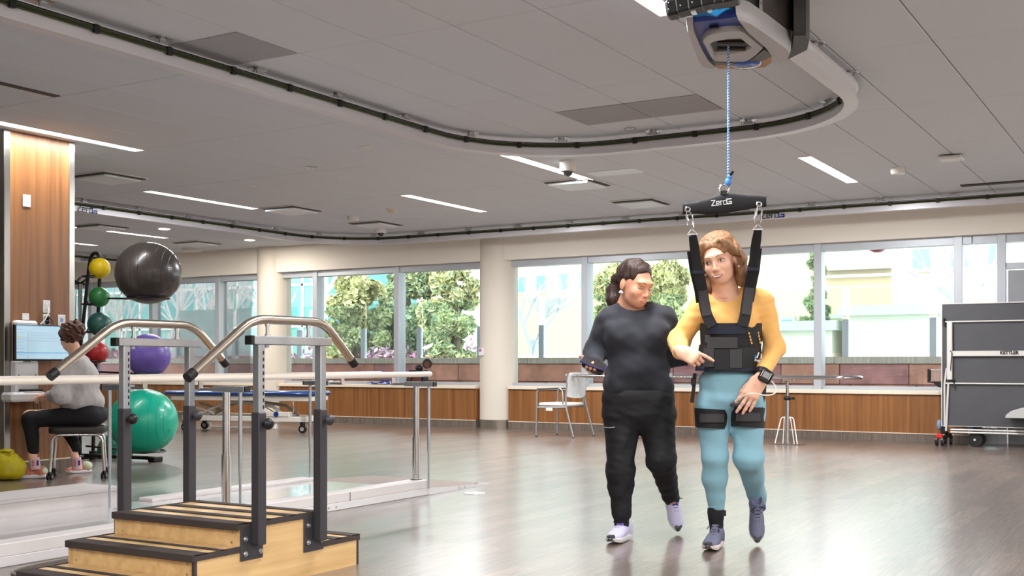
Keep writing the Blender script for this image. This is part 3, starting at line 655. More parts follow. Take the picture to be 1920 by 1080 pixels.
for side, xs in ((1, SX1), (-1, SX0)):
    xp = xs+side*.032
    for k, (yp, zb, pzt, pzb) in enumerate(((3.785, .20, .285, .135), (4.20, .165, .295, .13))):
        # bracket plate bolted to the side
        MB().box(xs, xs+side*.007, yp-.085, yp+.055, pzb if k == 0 else .115, pzt, b=.002).build('bracket_plate', M_charcoal, st, smooth=0)
        for by, bz in ((yp-.06, pzb+.03), (yp+.035, pzb+.03), (yp-.06, pzt-.055), (yp+.035, pzt-.06)):
            MB().cyl((xs+side*.006, by, bz), (xs+side*.012, by, bz), .012, n=12).cyl((xs+side*.012, by, bz), (xs+side*.02, by, bz), .007, n=6).build('bolt', M_bolt, st)
        po = MB().box(xp-.025, xp+.025, yp-.025, yp+.025, zb, .785, b=.005).build('post_sleeve', M_charcoal, st, smooth=0)
        up = MB().box(xp-.02, xp+.02, yp-.02, yp+.02, .70, 1.085, b=.004).build('post_tube', M_galv, st, smooth=0)
        if k == 0:
            for hz in np.arange(.80, 1.06, .03): MB().box(xp+.0195, xp+.0205, yp+.004, yp+.012, hz, hz+.016).build('adjustment_hole', M_black, up, smooth=0)
        kd = (.05, -.012) if k == 0 else (-.045, .0)
        MB().cyl((xp+(.022 if side > 0 else .022), yp+(.0), .735), (xp+.075, yp+(.01), .735), .0095, n=12).lathe([(.0, .075), (.014, .072), (.024, .062), (.027, .05), (.022, .042), (.01, .04)], (xp, yp, .735), axis=(1, .1, 0), n=16).build('knob', M_black if k == 0 else M_charcoal, po)
    MB().box(xp-.022, xp+.022, 3.735, 4.262, 1.083, 1.123, b=.004).build('cross_tube', M_galv, st, smooth=0)
    MB().box(xp-.0225, xp+.0225, 3.718, 3.738, 1.0825, 1.1235, b=.003).build('end_plug', M_black, st, smooth=0)
    path = rounded([(xp, 3.372, .945), (xp, 3.745, 1.196), (xp, 4.225, 1.196), (xp, 4.452, 1.000)], .085, 8)
    hr = MB().tube(path, .0205, 18).build('handrail', M_inox, st)
    for a, b in ((path[0], path[1]), (path[-1], path[-2])):
        d = (a-b).normalized(); MB().cyl(a-d*.035, a+d*.008, .0225, n=18).build('end_cap', M_black, hr)
    for ym in (3.84, 4.115): MB().cyl((xp, ym, 1.123), (xp, ym, 1.176), .0085, n=12).cyl((xp, ym, 1.123), (xp, ym, 1.131), .013, n=12).cyl((xp, ym, 1.166), (xp, ym, 1.178), .012, n=12).build('support', M_chrome, hr)
    for ym in (3.80, 4.19): MB().cyl((xp+.005, ym+.03, 1.083), (xp+.005, ym+.03, 1.07), .011, n=6).build('nut', M_bolt, hr)

# ================================================================== PARALLEL BARS ON A WHITE PLATFORM
M_lam = mat('white_laminate', srgb(226, 222, 222), .22, coat=.6)
M_lam2 = mat('white_laminate_edge', srgb(224, 218, 216), .45)
pb = thing('parallel_bars_platform', 'long white walking platform with ramp behind the training stairs', 'platform', (-5.6, 5.2, 0))
PXA, PXB = -5.02, -6.28
MB().box(PXB, PXA, 1.6, 7.2, 0, .05, b=.003).build('deck', M_lam, pb, smooth=0)
MB().prism([(7.2, 0), (8.13, 0), (8.13, .004), (7.2, .05)], PXB, PXA, M=Matrix(((0, 0, 1, 0), (1, 0, 0, 0), (0, 1, 0, 0), (0, 0, 0, 1)))).build('ramp', M_lam, pb, smooth=0)
MB().box(PXA-.14, PXA-.004, 1.6, 7.19, .05, .115, b=.004).build('curb', M_lam2, pb, smooth=0)
MB().box(PXB+.004, PXB+.14, 5.5, 7.19, .05, .075, b=.004).build('curb', M_lam2, pb, smooth=0)
for yy in (6.02, 6.10, 7.62, 7.70, 4.3): MB().cyl((PXA, yy, .025 if yy < 7 else .012), (PXA+.004, yy, .025 if yy < 7 else .012), .008, n=8).build('screw', M_bolt, pb)
for yy in (4.4, 6.25): MB().box(PXA-.004, PXA-.001, yy, yy+.003, .05, .112).build('seam', M_slot, pb, smooth=0)
bx = thing('white_step_box', 'low white box at the left behind the parallel bars platform', 'box', (-6.5, 3.6, 0))
MB().box(-6.75, -6.31, 1.6, 5.42, 0, .135, b=.004).build('body', M_lam2, bx, smooth=0); MB().box(-6.76, -6.30, 1.59, 5.43, .135, .155, b=.003).build('lid', M_lam2, bx, smooth=0)
M_bar = mat('cream_bar', srgb(232, 222, 208), .35, coat=.3)
def bar_rail(x, label):
    t = thing('parallel_bar', label, 'bar', (x, 5, 0))
    MB().tube([(x, 1.9, .905), (x, 4.5, .908), (x, 7.66, .915)], .021, 16).build('rail', M_bar, t); MB().lathe([(.021, 0), (.017, .008), (0, .01)], (x, 7.66, .915), (0, 1, 0), 16).build('end_cap', M_bar, t)
    for yy in (2.6, 5.16, 7.16):
        s = -1 if x < -5.5 else 1; xc = x+s*.22
        up = MB().cyl((xc, yy, .06), (xc, yy, .44), .030, n=20).build('column_sleeve', M_chrome, t)
        MB().cyl((xc, yy, .44), (xc, yy, .835), .0245, n=20).build('column_tube', M_chrome, t)
        MB().cyl((xc, yy, .115 if s > 0 else .055), (xc, yy, .05), .05, n=20).build('foot_flange', M_chrome, t)
        xr = xc+s*.115
        MB().cyl((xr, yy, .05), (xr, yy, .33), .0085, n=10).cyl((xr, yy, .33), (xr, yy, .835), .0125, n=12).build('guide_rod', M_galv, t)
        MB().box(min(xc-s*.10, xr+s*.05), max(xc-s*.10, xr+s*.05), yy-.024, yy+.024, .825, .862, b=.003).build('cross_arm', M_galv, t, smooth=0)
        MB().box(xr+s*.05, xr+s*.06, yy-.022, yy+.022, .827, .860).build('end_plug', M_black, t, smooth=0)
        MB().box(min(x-s*.01, xc-s*.1), max(x-s*.01, xc-s*.1), yy-.014, yy+.014, .832, .85, b=.002).build('slide', M_chrome, t, smooth=0)
        MB().box(x-.006, x+.006, yy-.018, yy+.018, .84, .893, b=.002).build('bar_holder', M_chrome, t, smooth=0)
bar_rail(-5.33, 'near cream parallel bar in front of its chrome uprights'); bar_rail(-5.83, 'far cream parallel bar behind the near one')
# floor odds and ends
q = G(890, 925); tag(MB().lathe([(.085, 0), (.083, .004), (.02, .006), (0, .006)], (q.x, q.y, 0), n=32).build('floor_cover', mat('floor_cover_metal', srgb(200, 198, 192), .3, metal=.6)), 'round metal floor outlet cover right of the platform ramp', 'cover')
pts = [G(x, y, .008) for x, y in ((126, 1047), (95, 1052), (55, 1060), (25, 1068), (21, 1075), (40, 1077), (75, 1073), (110, 1070))]
tag(MB().tube(rounded(pts, .06), .007, 8).build('power_cord', mat('cord_grey', srgb(150, 142, 134), .5)), 'grey power cord looping on the floor beside the lowest step', 'cord')
q = G(152, 1010, .055); tag(MB().box(-4.62, -4.56, q.y-.03, q.y+.03, 0, .03, b=.006).build('cord_plug', M_black, smooth=0), 'small black plug at the left end of the stairs', 'plug')

# ================================================================== BALL RACK AND BALLS
M_rack = mat('rack_black', srgb(30, 29, 30), .4, metal=.2)
RY = 8.05
rk = thing('ball_rack', 'black steel ball rack with arched top and side hoops', 'rack', (-9.75, RY, 0))
pA = [PY(152, 640, RY), PY(161, 560, RY), PY(167, 500, RY), PY(171, 480, RY), PY(178, 473, RY), PY(186, 478, RY), PY(188, 500, RY), PY(184, 600, RY), PY(178, 720, RY)]
lb, rb = Vector((pA[0].x-.12, RY, .05)), Vector((pA[-1].x-.03, RY, .05))
MB().tube([lb]+pA[0:1]+rounded(pA[1:8], .06, 4)+[pA[-1], rb], .019, 12).build('upright', M_rack, rk)
for py, w_ in ((519, 12), (571, 12), (623, 12), (677, 12)):
    p = PY(180, py, RY); ring = [Vector((p.x+.125*math.cos(a), RY-.03+.11*math.sin(a), p.z)) for a in np.linspace(0, 2*PI, 25)[:-1]]
    MB().tube(ring, .008, 6, closed=True).build('ball_hoop', M_rack, rk)
    a = PY(165, py-6, RY); MB().tube([a, (p.x-.1, RY-.03, p.z)], .009, 6).build('hoop_arm', M_rack, rk)
def hoop(px, py, r, x_from):
    c = PY(px, py, RY); ring = [Vector((c.x+r*math.cos(a), RY+r*math.sin(a), c.z)) for a in np.linspace(0, 2*PI, 33)[:-1]]
    MB().tube(ring, .009, 6, closed=True).build('large_hoop', M_rack, rk); MB().tube([(x_from, RY, c.z+.02), (c.x-r, RY, c.z)], .010, 8).build('hoop_arm', M_rack, rk)
    return c
hoop(278, 559, .205, PY(186, 556, RY).x); hoop(278, 701, .145, PY(176, 698, RY).x); hoop(270, 846, .21, lb.x+.2)
for dx_ in (-.45, .75): MB().tube([(rb.x, RY-.1, .05), (rb.x+dx_, RY+(.15 if dx_ > 0 else -.2), .035)], .02, 8).build('base_tube', M_rack, rk)
MB().tube([(rb.x, RY-.4, .03), (rb.x, RY+.45, .03)], .024, 8).build('base_tube', M_rack, rk); MB().box(rb.x+.7, rb.x+.8, RY+.1, RY+.22, 0, .05, b=.008).build('foot', M_rack, rk, smooth=0)
MB().cyl((rb.x, RY, 0), (rb.x, RY, .09), .04, n=14).build('foot', M_rack, rk)
def ball(px, py, rpx, col, label, Y=RY, group='exercise balls on the rack', rough=.4, ribs=False, flat=1.0):
    c = PY(px, py, Y); f = -SN*c.x+CS*Y; r = rpx*f/F_PX
    m = mat('ball_'+label.split()[0]+'_'+label.split()[1], col, rough, coat=.15, bump=.05, bscale=60)
    t = thing('exercise_ball' if rpx > 30 else 'medicine_ball', label, 'ball', c, group=group)
    b = MB().sphere(c, r, 40, 26, (1, 1, flat)); b.build('shell', m, t, smooth=180)
    rb_ = MB()
    if ribs:
        for k in range(9):
            la = R(-52+13*k)
            ring = []
            for a in np.linspace(0, 2*PI, 49)[:-1]:
                v = Vector((math.sin(la), math.cos(la)*math.cos(a), math.cos(la)*math.sin(a)))*(r*1.0012); v.z *= flat; v.rotate(Matrix.Rotation(R(30), 3, 'Z')); ring.append(c+v)
            rb_.tube(ring, .0022, 4, closed=True)
        rb_.build('moulded_ribs', m, t)
    d = (Vector((0, 0, 1.0))-c); d.z = 0; d.normalize(); side = Vector((-d.y, d.x, 0)); q = c+(d*.6+side*.7).normalized()*r*.99+Vector((0, 0, -.25*r)); q = c+(q-c).normalized()*r
    MB().cyl(q-(q-c).normalized()*.004, q+(q-c).normalized()*.003, .012, n=10).build('valve', m, t)
    return t
ball(278, 512, 61, srgb(58, 52, 49), 'large black exercise ball on top of the rack', rough=.3, ribs=True, flat=.95)
ball(278, 666.5, 41, srgb(98, 78, 158), 'purple exercise ball in the middle of the rack', rough=.4, ribs=False)
ball(269, 790, 63, srgb(12, 164, 134), 'large teal exercise ball low on the rack', rough=.32, ribs=True, flat=.97)
ball(187, 503, 19.5, srgb(226, 194, 10), 'yellow medicine ball at the top of the rack', Y=RY-.03, group='medicine balls on the rack')
ball(186, 557, 19, srgb(42, 120, 62), 'bright green medicine ball second on the rack', Y=RY-.03, group='medicine balls on the rack')
ball(187, 608, 22.5, srgb(36, 84, 78), 'dark bottle-green medicine ball third on the rack', Y=RY-.03, group='medicine balls on the rack')
ball(180, 660, 22.5, srgb(168, 30, 32), 'red medicine ball low on the rack behind the grey sweater', Y=RY-.03, group='medicine balls on the rack')
ball(216, 845, 33, srgb(8, 120, 92), 'small dark teal exercise ball near the floor behind the stool', Y=RY+.35)
# rope and strap rack behind the pillar
rr_ = thing('cable_rack', 'black hook rack with hanging cables behind the teak pillar', 'rack', (-10.2, 8.15, 0))
q = PY(150, 533, 8.15); MB().cyl((q.x, 8.15, 0), (q.x, 8.15, q.z+.02), .018, n=10).build('pole', M_rack, rr_); MB().box(q.x-.2, q.x+.1, 8.05, 8.25, 0, .03, b=.005).build('base', M_rack, rr_, smooth=0)
for a, b in (((136, 524), (150, 532)), ((146, 526), (151, 520)), ((158, 527), (148, 533)), ((138, 531), (160, 533)), ((152, 532), (164, 522))): MB().cyl(PY(*a, 8.12), PY(*b, 8.15), .012, n=8).build('hook', M_rack, rr_)
for x_, y_ in ((142, 600), (148, 614), (150, 620), (153, 610)): MB().tube([PY(x_+1, 532, 8.1), PY(x_, (532+y_)/2, 8.1), PY(x_-1, y_, 8.1)], .005, 6).build('cable', mat('grey_cord', srgb(150, 148, 146), .6), rr_)
MB().cyl(PY(142, 598, 8.1), PY(142, 606, 8.1), .018, n=10).build('handle', M_black, rr_)

# ================================================================== STOOL, BAG
M_seat = mat('black_vinyl', srgb(40, 36, 35), .42, bump=.05, bscale=90)
SQ = (-8.44, 6.77)
sl = thing('rolling_stool', 'black padded stool with chrome legs and castors', 'stool', (SQ[0], SQ[1], 0))
legs = [G(87, 903), G(102, 892), G(193, 900), G(205, 885)]
sp = MB().box(legs[0].x-.03+0, legs[0].x+.36, 6.36, 7.16, 0, 0)
ctr = sum((Vector(l) for l in legs), Vector())/4
ax = (Vector(legs[2])-Vector(legs[0])).normalized(); ay = (Vector(legs[1])-Vector(legs[0])).normalized()
Ms = basis((ctr.x, ctr.y, 0), ax, ay)
hx, hy = .22, .20
seat_z = .40
sx0, sx1 = -hx, hx
rings = []
for z_, k_ in ((.395, .93), (.40, .985), (.425, 1.0), (.445, .99), (.455, .93), (.458, .80)):
    rings.append([Ms @ Vector((math.copysign(abs(math.cos(a))**.35, math.cos(a))*(hx+.02)*k_, math.copysign(abs(math.sin(a))**.35, math.sin(a))*(hy+.02)*k_, z_)) for a in np.linspace(0, 2*PI, 41)[:-1]])
MB().loft(rings).build('seat', M_seat, sl)
M_castor = mat('castor_black', srgb(28, 27, 28), .4)
def castor(t, p, r=.03, d=(.7, .7, 0), m=None, fork=True):
    d = Vector(d).normalized(); p = Vector(p); c = MB()
    for s_ in (-1, 1): c.cyl(Vector((p.x, p.y, r))+d*(.008*s_), Vector((p.x, p.y, r))+d*(.022*s_), r, n=18)
    o = c.build('castor', m or M_castor, t); MB().cyl(Vector((p.x, p.y, r*1.2)), Vector((p.x, p.y, r*2.5)), .011, n=10).box(p.x-.014, p.x+.014, p.y-.014, p.y+.014, r*1.6, r*2.4, b=.004).build('castor_fork', m or M_castor, o)
    MB().cyl(Vector((p.x, p.y, r))-d*.024, Vector((p.x, p.y, r))+d*.024, r*.35, n=10).build('castor_hub', M_galv, o)
    return o
for a, b in (((-1, -1), (1, -1)), ((-1, 1), (1, 1))):
    pa, pb_ = Ms @ Vector((a[0]*hx, a[1]*hy, .07)), Ms @ Vector((b[0]*hx, b[1]*hy, .07)); ta, tb_ = Ms @ Vector((a[0]*(hx-.02), a[1]*hy, .385)), Ms @ Vector((b[0]*(hx-.02), b[1]*hy, .385))
    MB().tube(rounded([pa, ta, tb_, pb_], .07, 6), .0125, 12).build('leg_frame', M_chrome, sl)
    for pq in (pa, pb_): castor(sl, (pq.x, pq.y, 0), .028, (1, .6, 0))
MB().tube([Ms @ Vector((-hx*.6, -hy, .385)), Ms @ Vector((-hx*.6, hy, .385))], .01, 8).build('cross_bar', M_chrome, sl); MB().tube([Ms @ Vector((hx*.6, -hy, .385)), Ms @ Vector((hx*.6, hy, .385))], .01, 8).build('cross_bar', M_chrome, sl)

# ================================================================== WORKSTATION ON THE PILLAR
M_wsw = mat('workstation_white', srgb(228, 228, 228), .35)
ws = thing('wall_workstation', 'white wall mounted computer column on the teak pillar', 'workstation', (PXF, 6.6, .6))
def pv(px, py, off): return PX(px, py, PXF+off)
def pbx(px0, px1, py0, py1, d0, d1, b=.006):
    a, c_ = pv(px0, py0, d1), pv(px1, py1, d1); return MB().box(PXF+d0, PXF+d1, a.y, c_.y, c_.z, a.z, b=b)
pbx(29, 73, 600, 740, .0, .07, .02).build('back_column', M_wsw, ws, smooth=0)
pbx(30, 73, 677, 748, .0, .085, .01).build('lower_housing', M_wsw, ws, smooth=0)
for x_ in (35.5, 67): pbx(x_-.7, x_+.7, 702, 716, .084, .087, 0).build('slot', M_black, ws, smooth=0)
kt = pbx(23, 88, 736, 752, .03, .20, .02).build('keyboard_tray', M_wsw, ws, smooth=0)
pbx(48, 82, 730, 736, .08, .18, .006).build('keyboard', M_black, kt, smooth=0); pbx(46, 80, 734.5, 737, .07, .19, .003).build('paper', M_white, kt, smooth=0)
mo = thing('monitor', 'wide computer monitor showing a pale blue document window', 'monitor', pv(80, 640, .13))
M_screen = mat('screen_page', srgb(176, 206, 222), .3, emit=srgb(176, 206, 222)[:3], es=.55); M_screen2 = mat('screen_blue', srgb(110, 172, 212), .3, emit=srgb(110, 172, 212)[:3], es=.55); M_screen3 = mat('screen_line', srgb(140, 170, 190), .3, emit=srgb(140, 170, 190)[:3], es=.45); M_screeny = mat('screen_yellow', srgb(210, 200, 60), .3, emit=srgb(210, 200, 60)[:3], es=.5)
pbx(28, 133, 608, 677, .10, .14, .006).build('bezel', M_black, mo, smooth=0); pbx(70, 90, 620, 660, .06, .10).build('arm', M_black, mo, smooth=0)
sc = pbx(31, 131, 609.5, 673.5, .139, .1415, 0).build('screen', M_screen, mo, smooth=0)
pbx(31, 131, 609.5, 614, .1415, .1422, 0).build('title_bar', M_screen2, sc, smooth=0); pbx(31, 52, 615.5, 673, .1415, .1420, 0).build('side_pane', M_screen3, sc, smooth=0) if False else None
pbx(31, 42, 630, 631.3, .1415, .1422, 0).build('highlight', M_screeny, sc, smooth=0); pbx(52.2, 52.7, 622, 672, .1415, .1422, 0).build('divider', M_screen3, sc, smooth=0)
for k in range(9): pbx(55+(k % 3), 95+7*((k*5) % 4), 624+5*k, 624.7+5*k, .1415, .1422, 0).build('text_line', M_screen3, sc, smooth=0)
for k in range(9): pbx(33, 43+((k*3) % 5), 617+6*k, 617.8+6*k, .1415, .1422, 0).build('text_line', M_screen3, sc, smooth=0) if k != 2 else None
pbx(31, 131, 660, 663, .1415, .1421, 0).build('selected_row', M_screen2, sc, smooth=0)
pbx(46, 58, 677, 678.5, .11, .13, 0).build('badge', M_charcoal, mo, smooth=0)
def wall_plate(px0, px1, py0, py1, label, detail=None):
    c_ = pv((px0+px1)/2, (py0+py1)/2, .005); t = thing('wall_plate', label, 'wall plate', c_)
    pbx(px0, px1, py0, py1, 0, .009, .003).build('cover', M_white, t, smooth=0)
    cx_, cy_ = (px0+px1)/2, (py0+py1)/2
    if detail == 'switch': pbx(cx_-3, cx_+3, cy_-4, cy_+4, .009, .014, .002).build('rocker', M_plastic, t, smooth=0)
    if detail == 'blue': pbx(cx_-2.5, cx_+2.5, cy_-4, cy_+3, .009, .012, .001).build('display', mat('plate_blue', srgb(120, 150, 210), .3), t, smooth=0)
    if detail == 'sock':
        for dy in (-4, 4): pbx(cx_-3, cx_+3, cy_+dy-2.5, cy_+dy+2.5, .009, .012, .002).build('socket', M_plastic, t, smooth=0)
    return t
wall_plate(43.5, 58, 364, 389, 'blank white plate high on the teak pillar')
wall_plate(81, 94.5, 563, 587, 'tall white data plate above the monitor', 'sock')
t = wall_plate(81, 94, 589, 609, 'white power outlet with black plugs above the monitor', 'sock')
for py in (596, 603.5): a = pv(89, py, .02); MB().sphere(a, .022, 12, 8).build('plug', M_black, t)
MB().tube([pv(92, 596, .03), pv(97, 600, .05), pv(100, 608, .06)], .004, 6).build('cord', M_black, t); MB().tube([pv(90, 576, .015), pv(92, 585, .05), pv(84, 600, .05), pv(76, 608, .05)], .005, 6).build('cord', M_white, t)
wall_plate(109, 123, 590, 611, 'white plate with a small blue display right of the monitor', 'blue')
wall_plate(42, 55, 587.5, 600, 'crumpled white plate above the workstation column', None)
for k in range(3):
    pts = [pv(62+6*k, 751, .12), pv(64+7*k, 768, .1), pv(72+3*k, 780, .04), pv(70+9*k, 795, .02)]; tag(MB().tube(rounded(pts, .04), .003, 6).build('loose_cable', M_black), ['left', 'middle', 'right'][k]+' thin black cable hanging under the keyboard tray', 'cable')

# ================================================================== TREATMENT TABLE
TA = R(14.2); tc = Vector((-12.05, 12.62, 0))
tt = thing('treatment_table', 'height adjustable treatment table with blue padded top and white frame', 'table', tc, TA)
M_pad = mat('navy_vinyl', srgb(24, 62, 122), .3, coat=.3); M_frame = mat('table_frame_cream', srgb(222, 216, 206), .4)
def lb_(x0, x1, y0, y1, z0, z1, b=.006): return MB().box(x0, x1, y0, y1, z0, z1, b=b)
for a, b in ((-1.22, .28), (.30, 1.18)): lb_(a, b, -.36, .36, .53, .60, .03).build('padded_top', M_pad, tt, True, 50)
lb_(-1.12, 1.14, -.31, .31, .46, .53).build('top_frame', M_frame, tt, True, 0)
lb_(-.95, 1.08, -.30, -.22, .16, .235).build('base_rail', M_frame, tt, True, 0); lb_(-.95, 1.08, .22, .30, .16, .235).build('base_rail', M_frame, tt, True, 0)
for xx in (-.95, 1.0): lb_(xx, xx+.08, -.3, .3, .16, .235).build('base_cross', M_frame, tt, True, 0)
M_frame2 = mat('table_frame_grey', srgb(170, 164, 156), .4)
for y_ in (-.2, .2):
    MB().tube([(-.75, y_, .22), (-.3, y_, .42), (.05, y_, .46)], .025, 8).build('lift_arm', M_frame2, tt, True); MB().tube([(-.1, y_, .45), (.5, y_, .38), (.72, y_, .24)], .025, 8).build('lift_arm', M_frame2, tt, True); MB().tube([(-.95, y_, .40), (-.5, y_, .28), (-.45, y_, .25)], .022, 8).build('lift_arm', M_frame2, tt, True)
lb_(.30, .82, -.31, -.2, .235, .30).build('motor_housing', M_frame, tt, True, 0)
bd = MB().lathe([(.04, 0), (.04, .004), (0, .004)], (.62, -.311, .27), (0, -1, 0), 20)
bo = bd.build('badge', mat('badge_navy', srgb(26, 50, 120), .4), tt, True); bo.scale = (1, 1, 1)
MB().tube([(-.5, -.26, .16), (-.45, -.28, .07), (.5, -.28, .06), (.55, -.26, .16)], .018, 8).build('foot_bar', M_frame2, tt, True); MB().box(.25, .62, -.33, -.23, .05, .12, b=.01).build('foot_pedal', M_frame, tt, True, 0)
MB().tube([(.3, -.3, .46), (.38, -.3, .38), (.45, -.28, .36), (.55, -.25, .30)], .007, 6).build('hand_control_cord', M_black, tt, True)
MB().tube([(.88, -.3, .45), (.90, -.3, .36), (.87, -.28, .25)], .008, 6).build('brake_lever', M_galv, tt, True)
for xx in (-.9, 1.02):
    for y_ in (-.27, .27):
        o = MB().cyl((xx, y_-.02, .06), (xx, y_+.02, .06), .058, n=20).build('castor', M_castor, tt, True); MB().cyl((xx, y_-.024, .06), (xx, y_+.024, .06), .03, n=14).build('castor_hub', mat('hub_grey', srgb(160, 158, 155), .4), o, True)
        MB().box(xx-.03, xx+.03, y_-.032, y_+.032, .09, .165, b=.008).build('castor_fork', M_black, o, True, 0)

# ================================================================== CHAIR
def chair():
    fl_, bl_, fr_, br_ = G(1003, 820), G(1045, 813), G(1067, 822), G(1107, 817)
    ctr = (fl_+br_+bl_+fr_)/4; ang = R(-5)
    t = thing('stacking_chair', 'white mesh back chair with grey steel arms and pale seat', 'chair', (ctr.x, ctr.y, 0), ang)
    M_tubeg = mat('chair_grey_tube', srgb(156, 158, 162), .35, metal=.6); M_mesh = mat('chair_mesh', srgb(218, 220, 220), .6, noise=.25, nscale=3, stretch=(90, 90, 2)); M_pad2 = mat('chair_seat', srgb(232, 226, 216), .7)
    # local: x right of the sitter's front = +x, chair faces -x
    for s_ in (-1, 1):
        y_ = s_*.26
        MB().tube(rounded([(-.27, y_, 0), (-.255, y_, .645), (.13, y_*1.0, .66)], .05, 6)+[Vector((.16, y_, .63)), Vector((.17, y_, .45))], .0125, 10).build('front_leg', M_tubeg, t, True)
        MB().tube([(.34, y_, 0), (.22, y_, .40), (.20, y_*.92, .55), (.235, y_*.92, .86)], .0125, 10).build('back_leg', M_tubeg, t, True)
        MB().tube([(-.25, y_, .40), (.22, y_, .41)], .0125, 8).build('seat_rail', M_tubeg, t, True)
        for p in ((-.27, y_), (.34, y_)): MB().cyl((p[0], p[1], 0), (p[0], p[1], .012), .016, n=10).build('glide', M_black, t, True)
        MB().tube([(-.25, y_, .652), (.1, y_, .668)], .016, 8, flat=(1.2, .5), up=(0, 0, 1)).build('arm_pad', M_charcoal, t, True)
    MB().tube([(-.24, -.26, .40), (-.24, .26, .40)], .011, 8).build('cross_rail', M_tubeg, t, True)
    MB().box(-.26, .20, -.24, .24, .415, .465, b=.022).build('seat', M_pad2, t, True, 60)
    rings = []
    for z_, x_, w_ in ((.53, .205, .21), (.56, .20, .235), (.68, .21, .245), (.82, .235, .245), (.87, .25, .225), (.88, .254, .20)):
        rg_ = []
        for k in range(13):
            u = -1+k/6; rg_.append((x_+.03*(1-u*u), u*w_, z_+(.02*(u*u) if z_ < .55 else 0)))
        for k in range(12, -1, -1):
            u = -1+k/6; rg_.append((x_+.03*(1-u*u)+.012, u*w_, z_+(.02*(u*u) if z_ < .55 else 0)))
        rings.append(rg_)
    MB().loft(rings).build('backrest', M_mesh, t, True)
    MB().box(-.1, .0, -.27, -.255, .36, .41).build('tag', M_white, t, True, 0)
chair()

# ================================================================== OVAL CHROME BAR ON A STAND
ob = thing('oval_bar', 'long oval chrome balance bar on an adjustable stand by the windows', 'bar', (-4.34, 13.97, 0))
a, b = -7.4, -3.44
for hw, r_ in ((.25, .022), (.13, .018)):
    path = [Vector((b-.25+hw*math.sin(t_), 13.97-hw*math.cos(t_), .83)) for t_ in np.linspace(0, PI, 13)]+[Vector((a+.25-hw*math.sin(t_), 13.97+hw*math.cos(t_), .83)) for t_ in np.linspace(0, PI, 13)]
    MB().tube(path, r_, 10, closed=True).build('hand_rail', M_chrome, ob)
for sx in (-4.34, -6.55):
    for y_ in (-.24, .24): MB().tube([(sx, 13.97, .77), (sx, 13.97+y_, .80)], .012, 8).build('rail_arm', M_chrome, ob)
    MB().cyl((sx, 13.97, 0.01), (sx, 13.97, .56), .028, n=16).build('post_sleeve', M_chrome, ob); p_ = MB().cyl((sx, 13.97, .5), (sx, 13.97, .79), .02, n=16).build('post_tube', M_chrome, ob)
    for hz in np.arange(.6, .77, .03): MB().cyl((sx, 13.949, hz), (sx, 13.951, hz), .007, n=8).build('hole', M_black, p_)
    MB().lathe([(.035, .545), (.045, .56), (.045, .58), (.03, .60)], (sx, 13.97, 0), n=12).cyl((sx, 13.97, .57), (sx+.08, 13.95, .57), .012, n=8).cyl((sx+.08, 13.95, .555), (sx+.08, 13.95, .585), .022, n=10).build('lock_collar', M_black, ob)
    MB().box(sx-.20, sx+.20, 13.87, 14.07, 0, .012, b=.003).build('base_plate', M_chrome, ob, smooth=0)
    for dx_ in (-.14, -.07, .07, .14): MB().tube(rounded([(sx+dx_, 13.97+(.05 if abs(dx_) < .1 else -.05), .012), (sx+dx_*.55, 13.97, .33), (sx, 13.97, .34)], .03), .007, 6).build('brace', M_white, ob)

# ================================================================== FOLDED TABLE TENNIS TABLE
tp = thing('table_tennis_table', 'folded dark grey table tennis table standing upright on castors', 'table', (-1.9, 14.75, 0))
M_top = mat('table_top_charcoal', srgb(74, 74, 78), .5, noise=.05, nscale=4); M_legw = mat('table_leg_silver', srgb(212, 208, 204), .4, metal=.3)
LX, RX = -2.64, -1.11
for yy in (14.62, 14.92):
    h_ = MB().box(LX+.012, RX-.012, yy, yy+.02, .25, 1.715).build('table_half', M_top, tp, smooth=0)
    m_ = MB(); m_.box(LX, LX+.012, yy-.012, yy+.025, .245, 1.72); m_.box(RX-.012, RX, yy-.012, yy+.025, .245, 1.72); m_.box(LX, RX, yy-.012, yy+.025, 1.715, 1.728); m_.box(LX, RX, yy-.004, yy+.025, .243, .25); m_.build('edge_frame', M_legw, h_, smooth=0)
yf = 14.60
def zt(py): return PY(1800, py, yf).z
MB().cyl((LX+.05, yf, zt(603)), (RX, yf, zt(603)), .010, n=10).build('stay_bar', M_legw, tp); MB().cyl((LX+.05, yf, zt(719)), (RX, yf, zt(719)), .010, n=10).build('stay_bar', M_legw, tp)
for zz in (zt(603), zt(719)):
    for s_ in (-1, 1): MB().cyl((LX+(.04 if zz > 1.2 else .15), yf, zz), (LX+(.04 if zz > 1.2 else .15), yf-.01, zz+s_*.045), .012, n=8).build('clip', M_black, tp)
bb = MB().box(LX+.09, RX-.05, yf-.02, yf+.01, zt(668), zt(658), b=.004).build('brand_bar', M_legw, tp, smooth=0)
q = PY(1893, 661.5, yf-.021); text_mesh('lettering', 'KETTLER', .055, M_black, bb, basis((q.x, yf-.0215, q.z), (1, 0, 0), (0, 0, 1)), width=.205, bold=.0028)
MB().box(PY(1776, 700, yf).x, PY(1786, 700, yf).x, yf-.03, yf+.015, zt(712), zt(604), b=.004).build('folding_leg', M_legw, tp, smooth=0)
MB().tube([(LX+.11, yf-.03, zt(657)), (LX+.13, yf-.03, zt(662)), (LX+.115, yf-.03, zt(690)), (LX+.12, yf-.02, zt(702))], .006, 6).build('strap', M_black, tp)
MB().tube([PY(1771, 800, yf), PY(1771, 720, yf), PY(1775, 690, yf)], .012, 8).build('support_tube', M_legw, tp); MB().tube([PY(1774, 808, yf), PY(1778, 720, yf)], .014, 8).build('support_tube', M_legw, tp)
